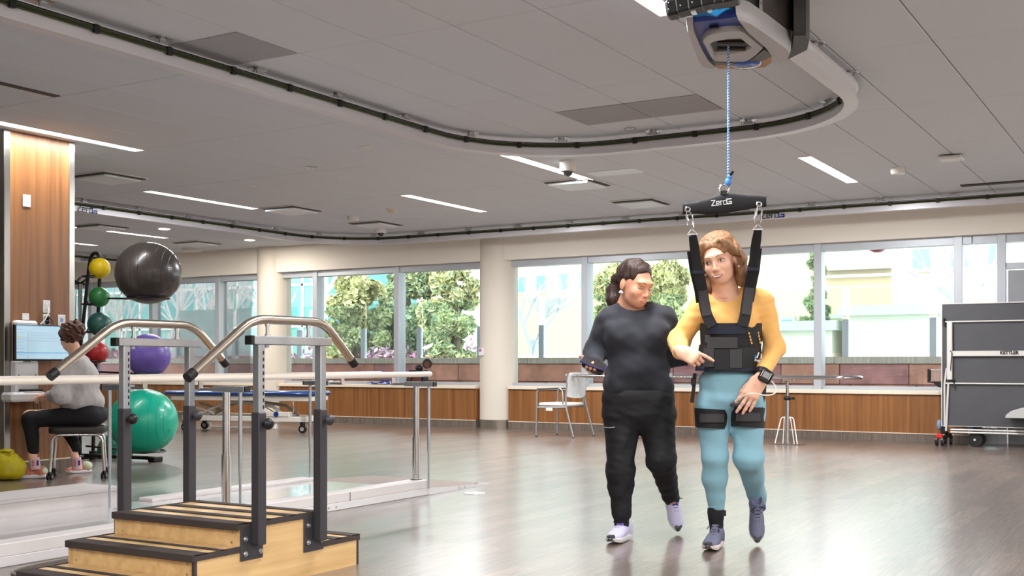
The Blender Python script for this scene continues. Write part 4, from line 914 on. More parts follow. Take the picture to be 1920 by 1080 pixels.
for zz in (zt(790), zt(806), zt(811)): MB().cyl((LX+.1, yf+.05, zz), (RX, yf+.05, zz), .011, n=8).build('chassis_bar', M_legw, tp)
MB().cyl((LX+.03, yf+.17, zt(690)), (LX+.03, yf+.17, zt(765)), .016, n=10).build('post', M_legw, tp); MB().box(LX-.03, LX+.05, yf+.13, yf+.21, .14, zt(765), b=.012).build('lock_tower', M_black, tp, smooth=0)
MB().sphere((LX-.045, yf+.15, .25), .05, 16, 10, (.7, .7, 1.3)).build('lever', mat('lever_blue_grey', srgb(120, 140, 165), .4), tp)
for wx, wy in ((LX-.02, yf+.02), (LX+.03, yf+.30)):
    for s_ in (-1, 1): o = MB().cyl((wx+s_*.02, wy, .06), (wx+s_*.045, wy, .06), .058, n=20).build('castor', M_castor, tp); MB().cyl((wx+s_*.046, wy, .06), (wx+s_*.019, wy, .06), .02, n=10).build('castor_hub', M_legw, o)
    MB().box(wx-.04, wx+.04, wy-.04, wy+.04, .09, .145, b=.012).build('castor_brake', mat('brake_red', srgb(190, 40, 44), .4) if wy < yf+.1 else M_black, tp, smooth=0)
wx = PY(1828, 820, yf+.1).x
for k, xx in enumerate((wx, RX-.3)):
    MB().cyl((xx+.02, yf+.24, .085), (xx+.02, yf+.28, .085), .085, n=24).build('wheel', M_castor, tp); o = MB().cyl((xx, yf+.08, .085), (xx, yf+.12, .085), .085, n=24).build('wheel', M_castor, tp); MB().cyl((xx, yf+.075, .085), (xx, yf+.08, .085), .014, n=12).build('wheel_hub', M_legw, o)
    MB().box(xx-.03, xx+.07, yf+.13, yf+.22, .14, .35, b=.02).build('wheel_bracket', M_black, tp, smooth=0); MB().sphere((xx-.06, yf+.15, .24), .05, 16, 10, (.7, .7, 1.3)).build('lever', MATS['lever_blue_grey'], tp)
    for dx_ in (.12, .16, .22): MB().cyl((xx+dx_, yf+.15, .16), (xx+dx_, yf+.15, .36), .008, n=8).build('chassis_strut', M_legw, tp)
# net on its post
nt_ = MB().box(LX-.19, LX-.165, yf+.16, yf+.19, zt(716), zt(692), b=.003).box(LX-.165, LX-.15, yf+.16, yf+.19, zt(715), zt(694), b=.003).build('net_post', M_black, tp, smooth=0)
MB().prism([(LX-.19, zt(716)), (LX-.02, zt(716)), (LX-.02, zt(728)), (LX-.06, zt(727)), (LX-.12, zt(719)), (LX-.19, zt(718))][::-1], yf+.16, yf+.19, M=Matrix(((1, 0, 0, 0), (0, 0, 1, 0), (0, 1, 0, 0), (0, 0, 0, 1)))).build('net_bracket', M_black, nt_, smooth=0)
nm = MB()
for xx in np.arange(LX-.15, LX, .018): nm.cyl((xx, yf+.175, zt(714)), (xx, yf+.175, zt(694)), .0014, n=4, cap=False)
for zz in np.arange(zt(714), zt(694), .018): nm.cyl((LX-.15, yf+.175, zz), (LX, yf+.175, zz), .0014, n=4, cap=False)
nm.build('net', M_legw, nt_); MB().box(LX-.15, LX, yf+.17, yf+.18, zt(694), zt(693)).build('net_tape', M_white, nt_, smooth=0)
# grey cover lying on the chassis at the right edge
q = PY(1915, 770, yf-.12); tag(MB().prism([(-.16, 0), (.3, 0), (.3, .13), (.0, .115), (-.1, .08), (-.155, .03)], -.1, .1, M=Matrix(((1, 0, 0, q.x), (0, 0, 1, yf-.12), (0, 1, 0, zt(780)), (0, 0, 0, 1)))).build('grey_case', mat('case_grey', srgb(178, 178, 178), .5)), 'grey moulded case resting on the lower table tennis frame', 'case')
tag(MB().prism([(-.3, 0), (.34, 0), (.34, .06), (-.05, .05)], -.12, .12, M=Matrix(((1, 0, 0, q.x-.02), (0, 0, 1, yf-.12), (0, 1, 0, zt(785)), (0, 0, 0, 1)))).build('foam_pad', M_charcoal, smooth=0), 'dark wedge pad under the grey case', 'pad') if False else None

# ================================================================== SILL THINGS, THERMOSTAT
SYL = WALL_Y+.08
q = PY(716, 721, SYL); cl = MB(); rg = np.random.default_rng(5)
n1, n2 = 26, 9
def cloth_z(u, v): return .012+.075*max(0, math.sin(PI*u))*max(0, math.sin(PI*v))**.6*(.55+.45*math.sin(9*u+3*v))*(1 if u > .35 else .55)+.02*math.sin(17*u)*math.sin(PI*v)
rows = [[(q.x-.26+.5*i/n1, SYL-.10+.2*j/n2, .656+max(.004, cloth_z(i/n1, j/n2))) for i in range(n1+1)] for j in range(n2+1)]
low = [[(x, y, .6555) for x, y, z in r_] for r_ in rows]
cl.loft(rows, False, False); cl.loft(low, False, False)
mcl = mat('blue_scarf', srgb(34, 70, 150), .8)
nt = mcl.node_tree; tcn = nt.nodes.new('ShaderNodeTexCoord'); vn = nt.nodes.new('ShaderNodeTexVoronoi'); vn.inputs['Scale'].default_value = 14; rpn = nt.nodes.new('ShaderNodeValToRGB'); rpn.color_ramp.interpolation = 'CONSTANT'
rpn.color_ramp.elements[0].color = srgb(28, 44, 110); rpn.color_ramp.elements[1].position = .62; rpn.color_ramp.elements[1].color = srgb(206, 196, 226); e_ = rpn.color_ramp.elements.new(.35); e_.color = srgb(40, 90, 170)
sepn = nt.nodes.new('ShaderNodeSeparateColor'); nt.links.new(tcn.outputs['Object'], vn.inputs['Vector']); nt.links.new(vn.outputs['Color'], sepn.inputs[0]); nt.links.new(sepn.outputs[0], rpn.inputs[0]); nt.links.new(rpn.outputs[0], nt.nodes['Principled BSDF'].inputs['Base Color'])
tag(cl.build('patterned_scarf', mcl), 'crumpled blue and lilac scarf lying on the window sill', 'scarf')
q = PY(790, 716, SYL); bt = thing('black_bag', 'black bag with brown front and round flap standing on the window sill', 'bag', (q.x, SYL, .655))
M_brown = mat('bag_brown', srgb(92, 58, 44), .5); M_bagb = mat('bag_black', srgb(22, 21, 23), .55)
def pz(px, py): p = PY(px, py, SYL); return p.x, p.z
x0_, z0_ = pz(768, 722); x1_, _ = pz(799, 722); zt_ = pz(780, 694)[1]
MB().prism([(x0_-.03, .656), (x1_, .656), (x1_-.02, zt_), (x0_+.04, zt_)], SYL-.07, SYL+.07, M=Matrix(((1, 0, 0, 0), (0, 0, 1, 0), (0, 1, 0, 0), (0, 0, 0, 1)))).build('body', M_bagb, bt)
MB().prism([(x0_+.02, .66), (x1_-.04, .66), (x1_-.05, zt_-.02), (x0_+.06, zt_-.02)], SYL-.082, SYL-.07, M=Matrix(((1, 0, 0, 0), (0, 0, 1, 0), (0, 1, 0, 0), (0, 0, 0, 1)))).build('front_panel', M_brown, bt)
for px, py, r_, nm_, mm in ((786, 690, .068, 'flap', M_bagb),): c_ = PY(px, py, SYL); MB().sphere(c_, r_, 20, 12, (1.05, .8, .75)).build(nm_, mm, bt)
c_ = PY(801, 682, SYL); MB().lathe([(.0, -.03), (.06, -.03), (.078, -.015), (.08, .01), (.06, .03), (0, .03)], c_, (.25, -1, 0), 22).build('round_flap', M_bagb, bt); MB().lathe([(0, .031), (.055, .031), (.055, .034), (0, .034)], c_+Vector((.012, 0, -.012)), (.25, -1, 0), 20).build('flap_patch', M_brown, bt)
MB().tube([PY(766, 722, SYL-.09), PY(772, 708, SYL-.1), PY(778, 695, SYL-.09)], .012, 6).build('strap', M_bagb, bt)
c_ = PY(804, 692, SYL-.08); MB().cyl(c_-Vector((0, 0, .02)), c_+Vector((0, 0, .02)), .01, n=8).build('buckle', M_chrome, bt)
q = PY(901.5, 659.5, WALL_Y-.095); th = thing('thermostat', 'white wall thermostat with a purple screen on the middle column', 'thermostat', (q.x, q.y, q.z))
a_ = math.atan2(-(q.y-(WALL_Y+.2)), q.x+9.385); Mt = Matrix.Translation((q.x, q.y, q.z)) @ Matrix.Rotation(R(-12), 4, 'Z')
MB().box(-.04, .04, -.012, .03, -.06, .06, M=Mt, b=.006).build('housing', M_white, th, smooth=0); MB().box(-.026, .026, -.0135, -.0118, .0, .045, M=Mt).build('display', mat('lilac_display', srgb(170, 100, 170), .3), th, smooth=0)
# ================================================================== TROLLEY ROBOT, ROPE, SPREADER BAR
TRX, TRY = -2.08, 5.70
tr = thing('body_weight_support_trolley', 'blue and grey robotic trolley hanging from the near ceiling track', 'trolley', (TRX, TRY, 2.6))
M_tgrey = mat('trolley_grey', srgb(176, 174, 176), .38, metal=.15); M_tblue = mat('trolley_blue', srgb(10, 50, 140), .4, coat=.15); M_tcyan = mat('trolley_cyan', srgb(24, 140, 206), .28, coat=.6); M_tdark = mat('trolley_charcoal', srgb(56, 50, 46), .35); M_tchrome = mat('trolley_mirror', srgb(214, 216, 220), .08, metal=1)
def zbox(poly_b, poly_t, z0, z1, zm=None, mid=None):
    rings = [[(x, y, z0) for x, y in poly_b]]
    if mid: rings.append([(x, y, zm) for x, y in mid])
    rings.append([(x, y, z1) for x, y in poly_t]); return MB().loft(rings)
def sc_(poly, k, cx=TRX, cy=TRY): return [(cx+(x-cx)*k, cy+(y-cy)*k) for x, y in poly]
ZB = 2.645
def gq(pts, z): return [(v.x, v.y) for v in (G(a_, b_, z) for a_, b_ in pts)]
def prof(poly, levels, cx=None, cy=None):
    cx = sum(q[0] for q in poly)/len(poly) if cx is None else cx; cy = sum(q[1] for q in poly)/len(poly) if cy is None else cy
    return MB().loft([[(x, y, z) for x, y in sc_(poly, k, cx, cy)] for k, z in levels])
Lsh = gq([(1299, 36), (1300, 55), (1318, 95), (1330, 115), (1343, 127), (1338, 131), (1318, 126), (1309, 112), (1298, 84), (1288, 58), (1286, 38)], ZB)
prof(Lsh, ((.93, ZB-.006), (1.0, ZB+.012), (1.02, ZB+.045), (1.0, ZB+.075))).build('side_shell', M_tgrey, tr, smooth=40)
Rsh = gq([(1380, 30), (1404, 38), (1440, 62), (1476, 88), (1483, 98), (1478, 112), (1463, 119), (1450, 106), (1435, 86), (1400, 56)], ZB-.02)
prof(Rsh, ((.94, ZB-.03), (1.0, ZB-.008), (1.02, ZB+.03), (.98, ZB+.07))).build('side_shell', M_tgrey, tr, smooth=40)
spine = gq([(1299, 40), (1340, 36), (1380, 30), (1400, 56), (1435, 86), (1450, 104), (1436, 124), (1400, 130), (1345, 128), (1330, 115), (1318, 95), (1300, 55)], ZB+.012)
prof(spine, ((.97, ZB+.012), (1.0, ZB+.03), (1.0, ZB+.075))).build('blue_body', M_tblue, tr, smooth=40)
yfr = min(y for x, y in spine); xa, xb = spine[0][0], spine[2][0]
frp = [(xa, 0.0), (xa+.07, .0), (xa+.12, -.012), (xb-.09, -.012), (xb-.04, .012), (xb, .016), (xb, .062), (xa, .05)]
Mfr = basis((0, 0, 0), (1, (spine[2][1]-spine[0][1])/(xb-xa), 0), (0, 0, 1))
MB().prism([((x-xa)*math.hypot(1, (spine[2][1]-spine[0][1])/(xb-xa)), z) for x, z in frp], -.004, .014, M=basis((xa, spine[0][1]-.008, ZB+.03), (xb-xa, spine[2][1]-spine[0][1], 0), (0, 0, 1))).build('cyan_front', M_tcyan, tr, smooth=0)
q = G(1339, 49, ZB+.01); MB().box(q.x-.02, q.x+.02, q.y-.012, q.y+.012, ZB-.002, ZB+.014).build('sensor_window', M_black, tr, smooth=0)
for px, py in ((1302, 33), (1374, 22)): q = G(px, py, ZB+.1); MB().sphere((q.x, q.y, q.z), .008, 8, 6).build('screw', M_black, tr)
# pentagon collar around the rope opening
ou = gq([(1316, 76), (1325, 66), (1345, 60), (1372, 57), (1393, 57), (1432, 90), (1418, 104), (1400, 116), (1350, 116), (1336, 113)], ZB-.012)
op = gq([(1331, 82), (1340, 76), (1365, 72), (1388, 71), (1408, 87), (1395, 94), (1368, 99), (1340, 101)], ZB-.004)
def reso(poly, n=40):
    P = [Vector((x, y)) for x, y in poly]; L = [(P[(i+1) % len(P)]-P[i]).length for i in range(len(P))]; T = sum(L); out = []
    for k in range(n):
        s = T*k/n; i = 0
        while s > L[i]: s -= L[i]; i += 1
        q = P[i]+(P[(i+1) % len(P)]-P[i])*(s/L[i]); out.append((q.x, q.y))
    return out
ocx, ocy = sum(q[0] for q in op)/len(op), sum(q[1] for q in op)/len(op)
def align(poly, n=60):
    D = [(math.atan2(y-ocy, x-ocx), (x, y)) for x, y in reso(poly, 400)]; D.sort(); out = []
    for k in range(n):
        a = -PI+2*PI*k/n; out.append(min(D, key=lambda d: abs((d[0]-a+PI) % (2*PI)-PI))[1])
    return out
A, B = align(ou), align(op)
MB().loft([[(x, y, ZB+.03) for x, y in A], [(x, y, ZB-.002) for x, y in A], [(x, y, ZB-.014) for x, y in sc_(A, .97, ocx, ocy)], [(x, y, ZB-.010) for x, y in sc_(B, 1.06, ocx, ocy)], [(x, y, ZB) for x, y in B], [(x, y, ZB+.05) for x, y in sc_(B, .96, ocx, ocy)]], cap=False).build('collar', M_tgrey, tr, smooth=45)
MB().prism(B, ZB+.006, ZB+.011).build('opening', M_black, tr, smooth=0)
for py in (80, 92): a_, b_ = G(1345, py, ZB), G(1398, py, ZB); MB().cyl((a_.x, a_.y, ZB), (b_.x, b_.y, ZB), .010, n=10).build('roller', M_tdark, tr)
MB().prism(gq([(1336, 114), (1350, 117), (1402, 117), (1420, 104), (1448, 103), (1446, 118), (1434, 126), (1398, 131), (1345, 128)], ZB-.004), ZB-.004, ZB+.014).build('mirror_trim', M_tchrome, tr, smooth=0)
MB().prism(gq([(1334, 111), (1350, 116), (1376, 117), (1376, 123), (1341, 121)], ZB-.006), ZB-.008, ZB+.002).build('dark_trim', M_tdark, tr, smooth=0)
MB().prism(gq([(1404, 114), (1420, 103), (1433, 92), (1449, 104), (1436, 111), (1421, 116)], ZB-.006), ZB-.008, ZB+.002).build('dark_trim', M_tdark, tr, smooth=0)
q = G(1400, 123, ZB-.012); lens = MB().sphere((q.x, q.y, ZB-.006), .078, 26, 12, (1, .9, .22)).build('badge_lens', mat('lens_blue', srgb(40, 92, 190), .08, coat=1), tr)
zerog(lens, basis((q.x-.035, q.y+.0, ZB-.0255), (1, 0, 0), (0, -1, 0)), .018, M_logow, M_logow)
# drive unit behind, black
prof(gq([(1430, 26), (1446, 36), (1486, 58), (1500, 78), (1488, 100), (1478, 96), (1440, 62)], 2.72), ((1.0, 2.72), (1.02, 2.80), (1.0, 2.93))).build('drive_cover', M_tdark, tr, smooth=30)
prof(gq([(1488, 64), (1511, 64), (1518, 74), (1514, 92), (1470, 114), (1484, 100)], 2.68), ((.96, 2.675), (1.0, 2.69), (1.0, 2.90))).build('drive_motor', M_black, tr, smooth=30)
MB().box(-2.16, -2.0, 5.5, 6.6, 2.85, 2.878, b=.004).build('carriage', M_tdark, tr, smooth=0); MB().box(-2.14, -2.02, 5.6, 6.1, ZB+.06, 2.85).build('carriage_block', M_tdark, tr, smooth=0)
for yy in (5.6, 6.0, 6.5):
    for s_ in (-1, 1): MB().cyl((-2.1+s_*.045, yy, 2.905), (-2.1+s_*.075, yy, 2.905), .024, n=14).build('carriage_wheel', M_black, tr)
# cable carrier in front of the trolley
for k, (px, py) in enumerate(((1262, 22), (1284, 15), (1306, 9), (1330, 3), (1354, -1), (1370, -4))):
    a_ = G(px, py, 2.66); w2 = .036 if k else .03; MB().box(-w2, w2, -.05, .05, -.038, .038, M=Matrix.Translation(a_+Vector((0, 0, .01))) @ Matrix.Rotation(R(14), 4, 'Z') @ Matrix.Rotation(R(-8), 4, 'Y'), b=.012 if k == 0 else .006).build('cable_chain_link', M_black, tr, smooth=0)
    for dz in (-.012, .018): MB().sphere(a_+Vector((.0, -.051, .01+dz)), .0045, 8, 6).build('chain_pin', M_bolt, tr)
a_ = G(1303, 14, 2.655); MB().box(-.012, .012, -.055, .0, -.035, .035, M=Matrix.Translation(a_) @ Matrix.Rotation(R(14), 4, 'Z')).build('connector', M_tchrome, tr, smooth=0)
a_ = G(1335, 23, 2.63); MB().sphere((a_.x, a_.y-.03, a_.z), .012, 10, 8).build('pin', M_logow, tr)
a_ = G(1374, 8, 2.70); MB().box(a_.x-.03, a_.x+.03, a_.y-.06, a_.y+.3, 2.69, 2.86, b=.005).build('bracket', M_black, tr, smooth=0)

# rope with a braided look
RB = PD(1357, 343, 5.955)
ro = thing('lifting_rope', 'thin blue and white braided rope from the trolley to the spreader bar', 'rope', (TRX, TRY-.01, 1.9))
rp_ = [Vector((TRX, TRY-.01, 2.70)), Vector((TRX, TRY-.01, RB.z))]
M_rope = mat('rope_blue', srgb(74, 140, 214), .6); M_rope2 = mat('rope_white', srgb(226, 232, 240), .6)
MB().cyl(rp_[1], rp_[0], .0052, n=10).build('core', M_rope, ro)
L_ = rp_[0].z-rp_[1].z; hel = [Vector((TRX+.0048*math.cos(a), TRY-.01+.0048*math.sin(a), rp_[1].z+L_*i/420)) for i, a in enumerate(np.linspace(0, 2*PI*52, 421))]
MB().tube(hel, .0024, 4).build('braid', M_rope2, ro)
MB().sphere(rp_[1]+Vector((0, 0, .005)), .017, 12, 8, (1, 1, 1.3)).sphere(rp_[1]+Vector((.008, 0, .03)), .013, 12, 8).build('knot', M_rope, ro); MB().cyl(rp_[1]+Vector((.004, 0, .03)), rp_[1]+Vector((.03, -.01, .055)), .007, n=8).build('rope_end', M_black, ro)

SB = PD(1357, 386, 5.955)
RT = Vector((CS, SN, 0)); FW = Vector((-SN, CS, 0))
sb = thing('spreader_bar', 'black padded spreader bar hanging above the woman in the harness', 'bar', SB)
M_fab = mat('black_fabric', srgb(34, 33, 36), .8, bump=.15, bscale=300)
def sbp(px, py, d=0): return PD(px, py, 5.955+d)
top = [(1280, 381), (1300, 379), (1325, 373), (1345, 366), (1358, 364), (1372, 363), (1400, 366), (1425, 367), (1437, 368)]
bot = [(1280, 402), (1300, 401), (1325, 402), (1345, 401), (1358, 400), (1372, 398), (1400, 393), (1425, 389), (1437, 388)]
rings = []
for (tx, ty), (bx_, by) in zip(top, bot):
    rg_ = []
    for a in np.linspace(0, 2*PI, 17)[:-1]:
        u = (1-math.cos(a))/2; py = ty+(by-ty)*u; rg_.append(sbp(tx, py, .022*math.copysign(abs(math.sin(a))**.6, math.sin(a))))
    rings.append(rg_)
MB().loft(rings).build('padded_sleeve', M_fab, sb, smooth=50)
zerog(sb, basis(sbp(1334, 386.5, -.0235), sbp(1370, 382.5)-sbp(1334, 386.5), (0, 0, 1)), .030, M_logow, M_logow)
MB().cyl(sbp(1357, 366), sbp(1357, 358), .018, n=14).build('swivel', M_black, sb)
ring = [sbp(1357, 355)+RT*(.024*math.cos(a))+Vector((0, 0, .024*math.sin(a))) for a in np.linspace(0, 2*PI, 21)[:-1]]
MB().tube(ring, .006, 8, closed=True).build('eye_ring', M_chrome, sb)
CARA = []
for k, (gx, gy, bx_, by) in enumerate(((1289, 393, 1297, 430), (1423, 383, 1421, 421))):
    gr = [sbp(gx, gy, -.024)+RT*(.012*math.cos(a))+Vector((0, 0, .012*math.sin(a))) for a in np.linspace(0, 2*PI, 17)[:-1]]
    MB().tube(gr, .005, 8, closed=True).build('grommet', M_chrome, sb)
    ca = thing('carabiner', ['left steel carabiner linking the spreader bar to the harness strap', 'right steel carabiner linking the spreader bar to the harness strap'][k], 'carabiner', sbp(gx, gy, -.02), group='steel carabiners')
    a, b = sbp(gx, gy, -.028), sbp(bx_, by, -.028); d = (b-a).normalized(); sd_ = RT*1.0; w_ = .014
    lp_ = [a+sd_*-.006, a+sd_*.010+d*.012, a+sd_*.018+d*.03, b+sd_*.012-d*.012, b, b-sd_*.016-d*.008, b-sd_*.020-d*.03, a-sd_*.012+d*.03]
    MB().tube(lp_, .0042, 8, closed=True).build('hook', M_chrome, ca); MB().cyl(lp_[7]+d*.0, lp_[7]+d*.03, .0075, n=12).build('screw_gate', M_chrome, ca)
    CARA.append(b)
# ================================================================== PEOPLE (implicit surfaces turned into smooth meshes)
class Field:
    def __init__(s, lo, hi, h):
        s.h = h; s.ax = [np.arange(lo[i], hi[i]+h, h, dtype=np.float32) for i in range(3)]; s.d = np.full([len(a) for a in s.ax], 1.0, np.float32)
    def _sl(s, lo, hi):
        out = []
        for i in range(3):
            a = max(0, int((lo[i]-s.ax[i][0])/s.h)-1); b = min(len(s.ax[i]), int((hi[i]-s.ax[i][0])/s.h)+3)
            if b <= a: return None
            out.append(slice(a, b))
        return tuple(out)
    def _g(s, sl): return (s.ax[0][sl[0]][:, None, None], s.ax[1][sl[1]][None, :, None], s.ax[2][sl[2]][None, None, :])
    def _mix(s, sl, e, k, op):
        d = s.d[sl]
        if op == 'sub': e = -e; hh = np.clip(.5-.5*(-e+d)/k*-1, 0, 1) if False else None; s.d[sl] = -smin_(-d, -e if False else -e, k) if False else smax_(d, e, k)
        else: s.d[sl] = smin_(d, e, k)
    def cap(s, a, b, ra, rb, k=.02, fl=None, op='add'):
        a = np.array(a, float); b = np.array(b, float); m = max(ra, rb)*(1.0)+k+3*s.h
        sl = s._sl(np.minimum(a, b)-m, np.maximum(a, b)+m)
        if sl is None: return s
        X, Y, Z = s._g(sl); ba = b-a; L = max(ba@ba, 1e-9); px, py, pz = X-a[0], Y-a[1], Z-a[2]
        t = np.clip((px*ba[0]+py*ba[1]+pz*ba[2])/L, 0, 1); qx, qy, qz = px-t*ba[0], py-t*ba[1], pz-t*ba[2]
        if fl is not None:
            n = np.array(fl[0], float); n /= np.linalg.norm(n); dn = qx*n[0]+qy*n[1]+qz*n[2]; g = (1/fl[1]-1)
            qx, qy, qz = qx+g*dn*n[0], qy+g*dn*n[1], qz+g*dn*n[2]
        e = np.sqrt(qx*qx+qy*qy+qz*qz)-(ra+(rb-ra)*t); s._mix(sl, e.astype(np.float32), k, op); return s
    def ell(s, c, r, k=.02, M=None, op='add'):
        c = np.array(c, float); r = np.array(r, float); m = max(r)+k+3*s.h; sl = s._sl(c-m, c+m)
        if sl is None: return s
        X, Y, Z = s._g(sl); px, py, pz = X-c[0], Y-c[1], Z-c[2]
        if M is not None:
            Mi = np.array(M.to_3x3()).T; px, py, pz = (Mi[0, 0]*px+Mi[0, 1]*py+Mi[0, 2]*pz, Mi[1, 0]*px+Mi[1, 1]*py+Mi[1, 2]*pz, Mi[2, 0]*px+Mi[2, 1]*py+Mi[2, 2]*pz)
        k0 = np.sqrt((px/r[0])**2+(py/r[1])**2+(pz/r[2])**2)+1e-6; k1 = np.sqrt((px/r[0]**2)**2+(py/r[1]**2)**2+(pz/r[2]**2)**2)+1e-6
        s._mix(sl, (k0*(k0-1)/k1).astype(np.float32), k, op); return s
    def half(s, p, n, k=.01):
        """keep only the side the normal points away from"""
        n = np.array(n, float); n /= np.linalg.norm(n); X, Y, Z = s._g((slice(None),)*3); e = (X-p[0])*n[0]+(Y-p[1])*n[1]+(Z-p[2])*n[2]; s.d = smax_(s.d, -(-e).astype(np.float32) if False else e.astype(np.float32), k); return s
    def wob(s, amp, freq, seed=0, aniso=(1, 1, 1)):
        rg = np.random.default_rng(seed); X, Y, Z = s._g((slice(None),)*3); acc = 0
        m = np.abs(s.d) < .06
        ii = np.nonzero(m); x, y, z = s.ax[0][ii[0]], s.ax[1][ii[1]], s.ax[2][ii[2]]; v = np.zeros(len(x), np.float32)
        for q in range(7):
            w_ = rg.normal(size=3)*np.array(aniso)*freq; ph = rg.uniform(0, 6.28); v += np.sin(x*w_[0]+y*w_[1]+z*w_[2]+ph+1.5*np.sin(z*freq*.3+ph))
        s.d[ii] += amp*v/3.5; return s
    def mesh(s):
        d = s.d; neg = d < 0; c = [neg[i:neg.shape[0]-1+i, j:neg.shape[1]-1+j, k:neg.shape[2]-1+k] for i in (0, 1) for j in (0, 1) for k in (0, 1)]
        al = c[0] & c[1] & c[2] & c[3] & c[4] & c[5] & c[6] & c[7]; an = c[0] | c[1] | c[2] | c[3] | c[4] | c[5] | c[6] | c[7]; act = an & ~al
        ii = np.argwhere(act); n = len(ii); idx = -np.ones(act.shape, np.int64); idx[act] = np.arange(n)
        acc = np.zeros((n, 3)); cnt = np.zeros(n)
        off = [(0, 0, 0), (1, 0, 0), (0, 1, 0), (1, 1, 0), (0, 0, 1), (1, 0, 1), (0, 1, 1), (1, 1, 1)]
        for a in off:
            for ax_ in range(3):
                if a[ax_] == 1: continue
                b = list(a); b[ax_] = 1
                va = d[ii[:, 0]+a[0], ii[:, 1]+a[1], ii[:, 2]+a[2]]; vb = d[ii[:, 0]+b[0], ii[:, 1]+b[1], ii[:, 2]+b[2]]
                m = (va < 0) != (vb < 0); t = np.where(m, va/(va-vb+1e-12), 0)
                p = np.array(a, float)[None, :].repeat(n, 0); p[:, ax_] = t; acc += p*m[:, None]; cnt += m
        V = (ii+acc/cnt[:, None])*s.h+np.array([s.ax[0][0], s.ax[1][0], s.ax[2][0]])
        Fs = []
        for ax_ in range(3):
            sa = [slice(0, None)]*3; sb_ = [slice(0, None)]*3; sa[ax_] = slice(0, -1); sb_[ax_] = slice(1, None)
            A_, B_ = neg[tuple(sa)], neg[tuple(sb_)]; ed = np.argwhere(A_ != B_); u, w_ = (ax_+1) % 3, (ax_+2) % 3
            ok = (ed[:, u] > 0) & (ed[:, w_] > 0) & (ed[:, u] < d.shape[u]-1) & (ed[:, w_] < d.shape[w_]-1); ed = ed[ok]
            def cell(du, dw):
                q = ed.copy(); q[:, u] += du; q[:, w_] += dw; return idx[q[:, 0], q[:, 1], q[:, 2]]
            qd = np.stack([cell(-1, -1), cell(0, -1), cell(0, 0), cell(-1, 0)], 1); fl = ~A_[ed[:, 0], ed[:, 1], ed[:, 2]]; qd[fl] = qd[fl][:, ::-1]; Fs.append(qd)
        return V, np.concatenate(Fs)
def smin_(a, b, k):
    h = np.clip(.5+.5*(b-a)/k, 0, 1); return b*(1-h)+a*h-k*h*(1-h)
def smax_(a, b, k): return -smin_(-a, -b, k)
Field._mix = lambda s, sl, e, k, op: s.d.__setitem__(sl, smax_(s.d[sl], -e, k) if op == 'sub' else smin_(s.d[sl], e, k))
def join_fields(name, parts, m, parent, relax=1):
    Vs, Fs = [], []; o = 0
    for fd in parts:
        V, F_ = fd.mesh() if isinstance(fd, Field) else fd; Vs.append(V); Fs.append(F_+o); o += len(V)
    V = np.concatenate(Vs); F_ = np.concatenate(Fs)
    for _ in range(relax):
        acc = np.zeros_like(V); cnt = np.zeros(len(V))
        for i in range(4):
            j = (i+1) % 4; np.add.at(acc, F_[:, i], V[F_[:, j]]); np.add.at(acc, F_[:, j], V[F_[:, i]]); np.add.at(cnt, F_[:, i], 1); np.add.at(cnt, F_[:, j], 1)
        V = V*.5+.5*acc/np.maximum(cnt, 1)[:, None]
    me = bpy.data.meshes.new(name); me.from_pydata(V.tolist(), [], F_.tolist()); me.polygons.foreach_set('use_smooth', [True]*len(me.polygons)); me.materials.append(m); me.update()
    return link(name, me, parent)
M_skin = mat('skin_warm', srgb(226, 166, 136), .48, noise=.05, nscale=30, sss=.0); M_skin2 = mat('skin_light', srgb(236, 184, 156), .46, noise=.05, nscale=30); M_skinp = mat('skin_hand_pink', srgb(228, 160, 142), .48)
M_eyew = mat('eye_white', srgb(232, 228, 224), .25); M_iris = mat('iris_brown', srgb(74, 62, 58), .2); M_lip = mat('lip_rose', srgb(204, 112, 106), .4); M_teeth = mat('teeth', srgb(244, 240, 234), .25); M_brow1 = mat('brow_brown', srgb(116, 78, 62), .8); M_lidfold = mat('lid_fold', srgb(196, 128, 104), .5); M_pearl = mat('pearl', srgb(240, 236, 230), .2, coat=1)
class Person:
    def __init__(s, name, label, px, f0):
        r0 = (px-960)/F_PX*f0; s.px, s.f0, s.r0 = px, f0, r0; s.root = thing(name, label, 'person', (CS*r0-SN*f0, SN*r0+CS*f0, 0), YAW)
    def p(s, px, py, d=0.0):
        f = s.f0+d; return Vector(((px-960)/F_PX*f-s.r0, d, EYE-(py-HORIZON)/F_PX*f))
    def world(s, v): return WORLD[s.root.name] @ Vector(v)
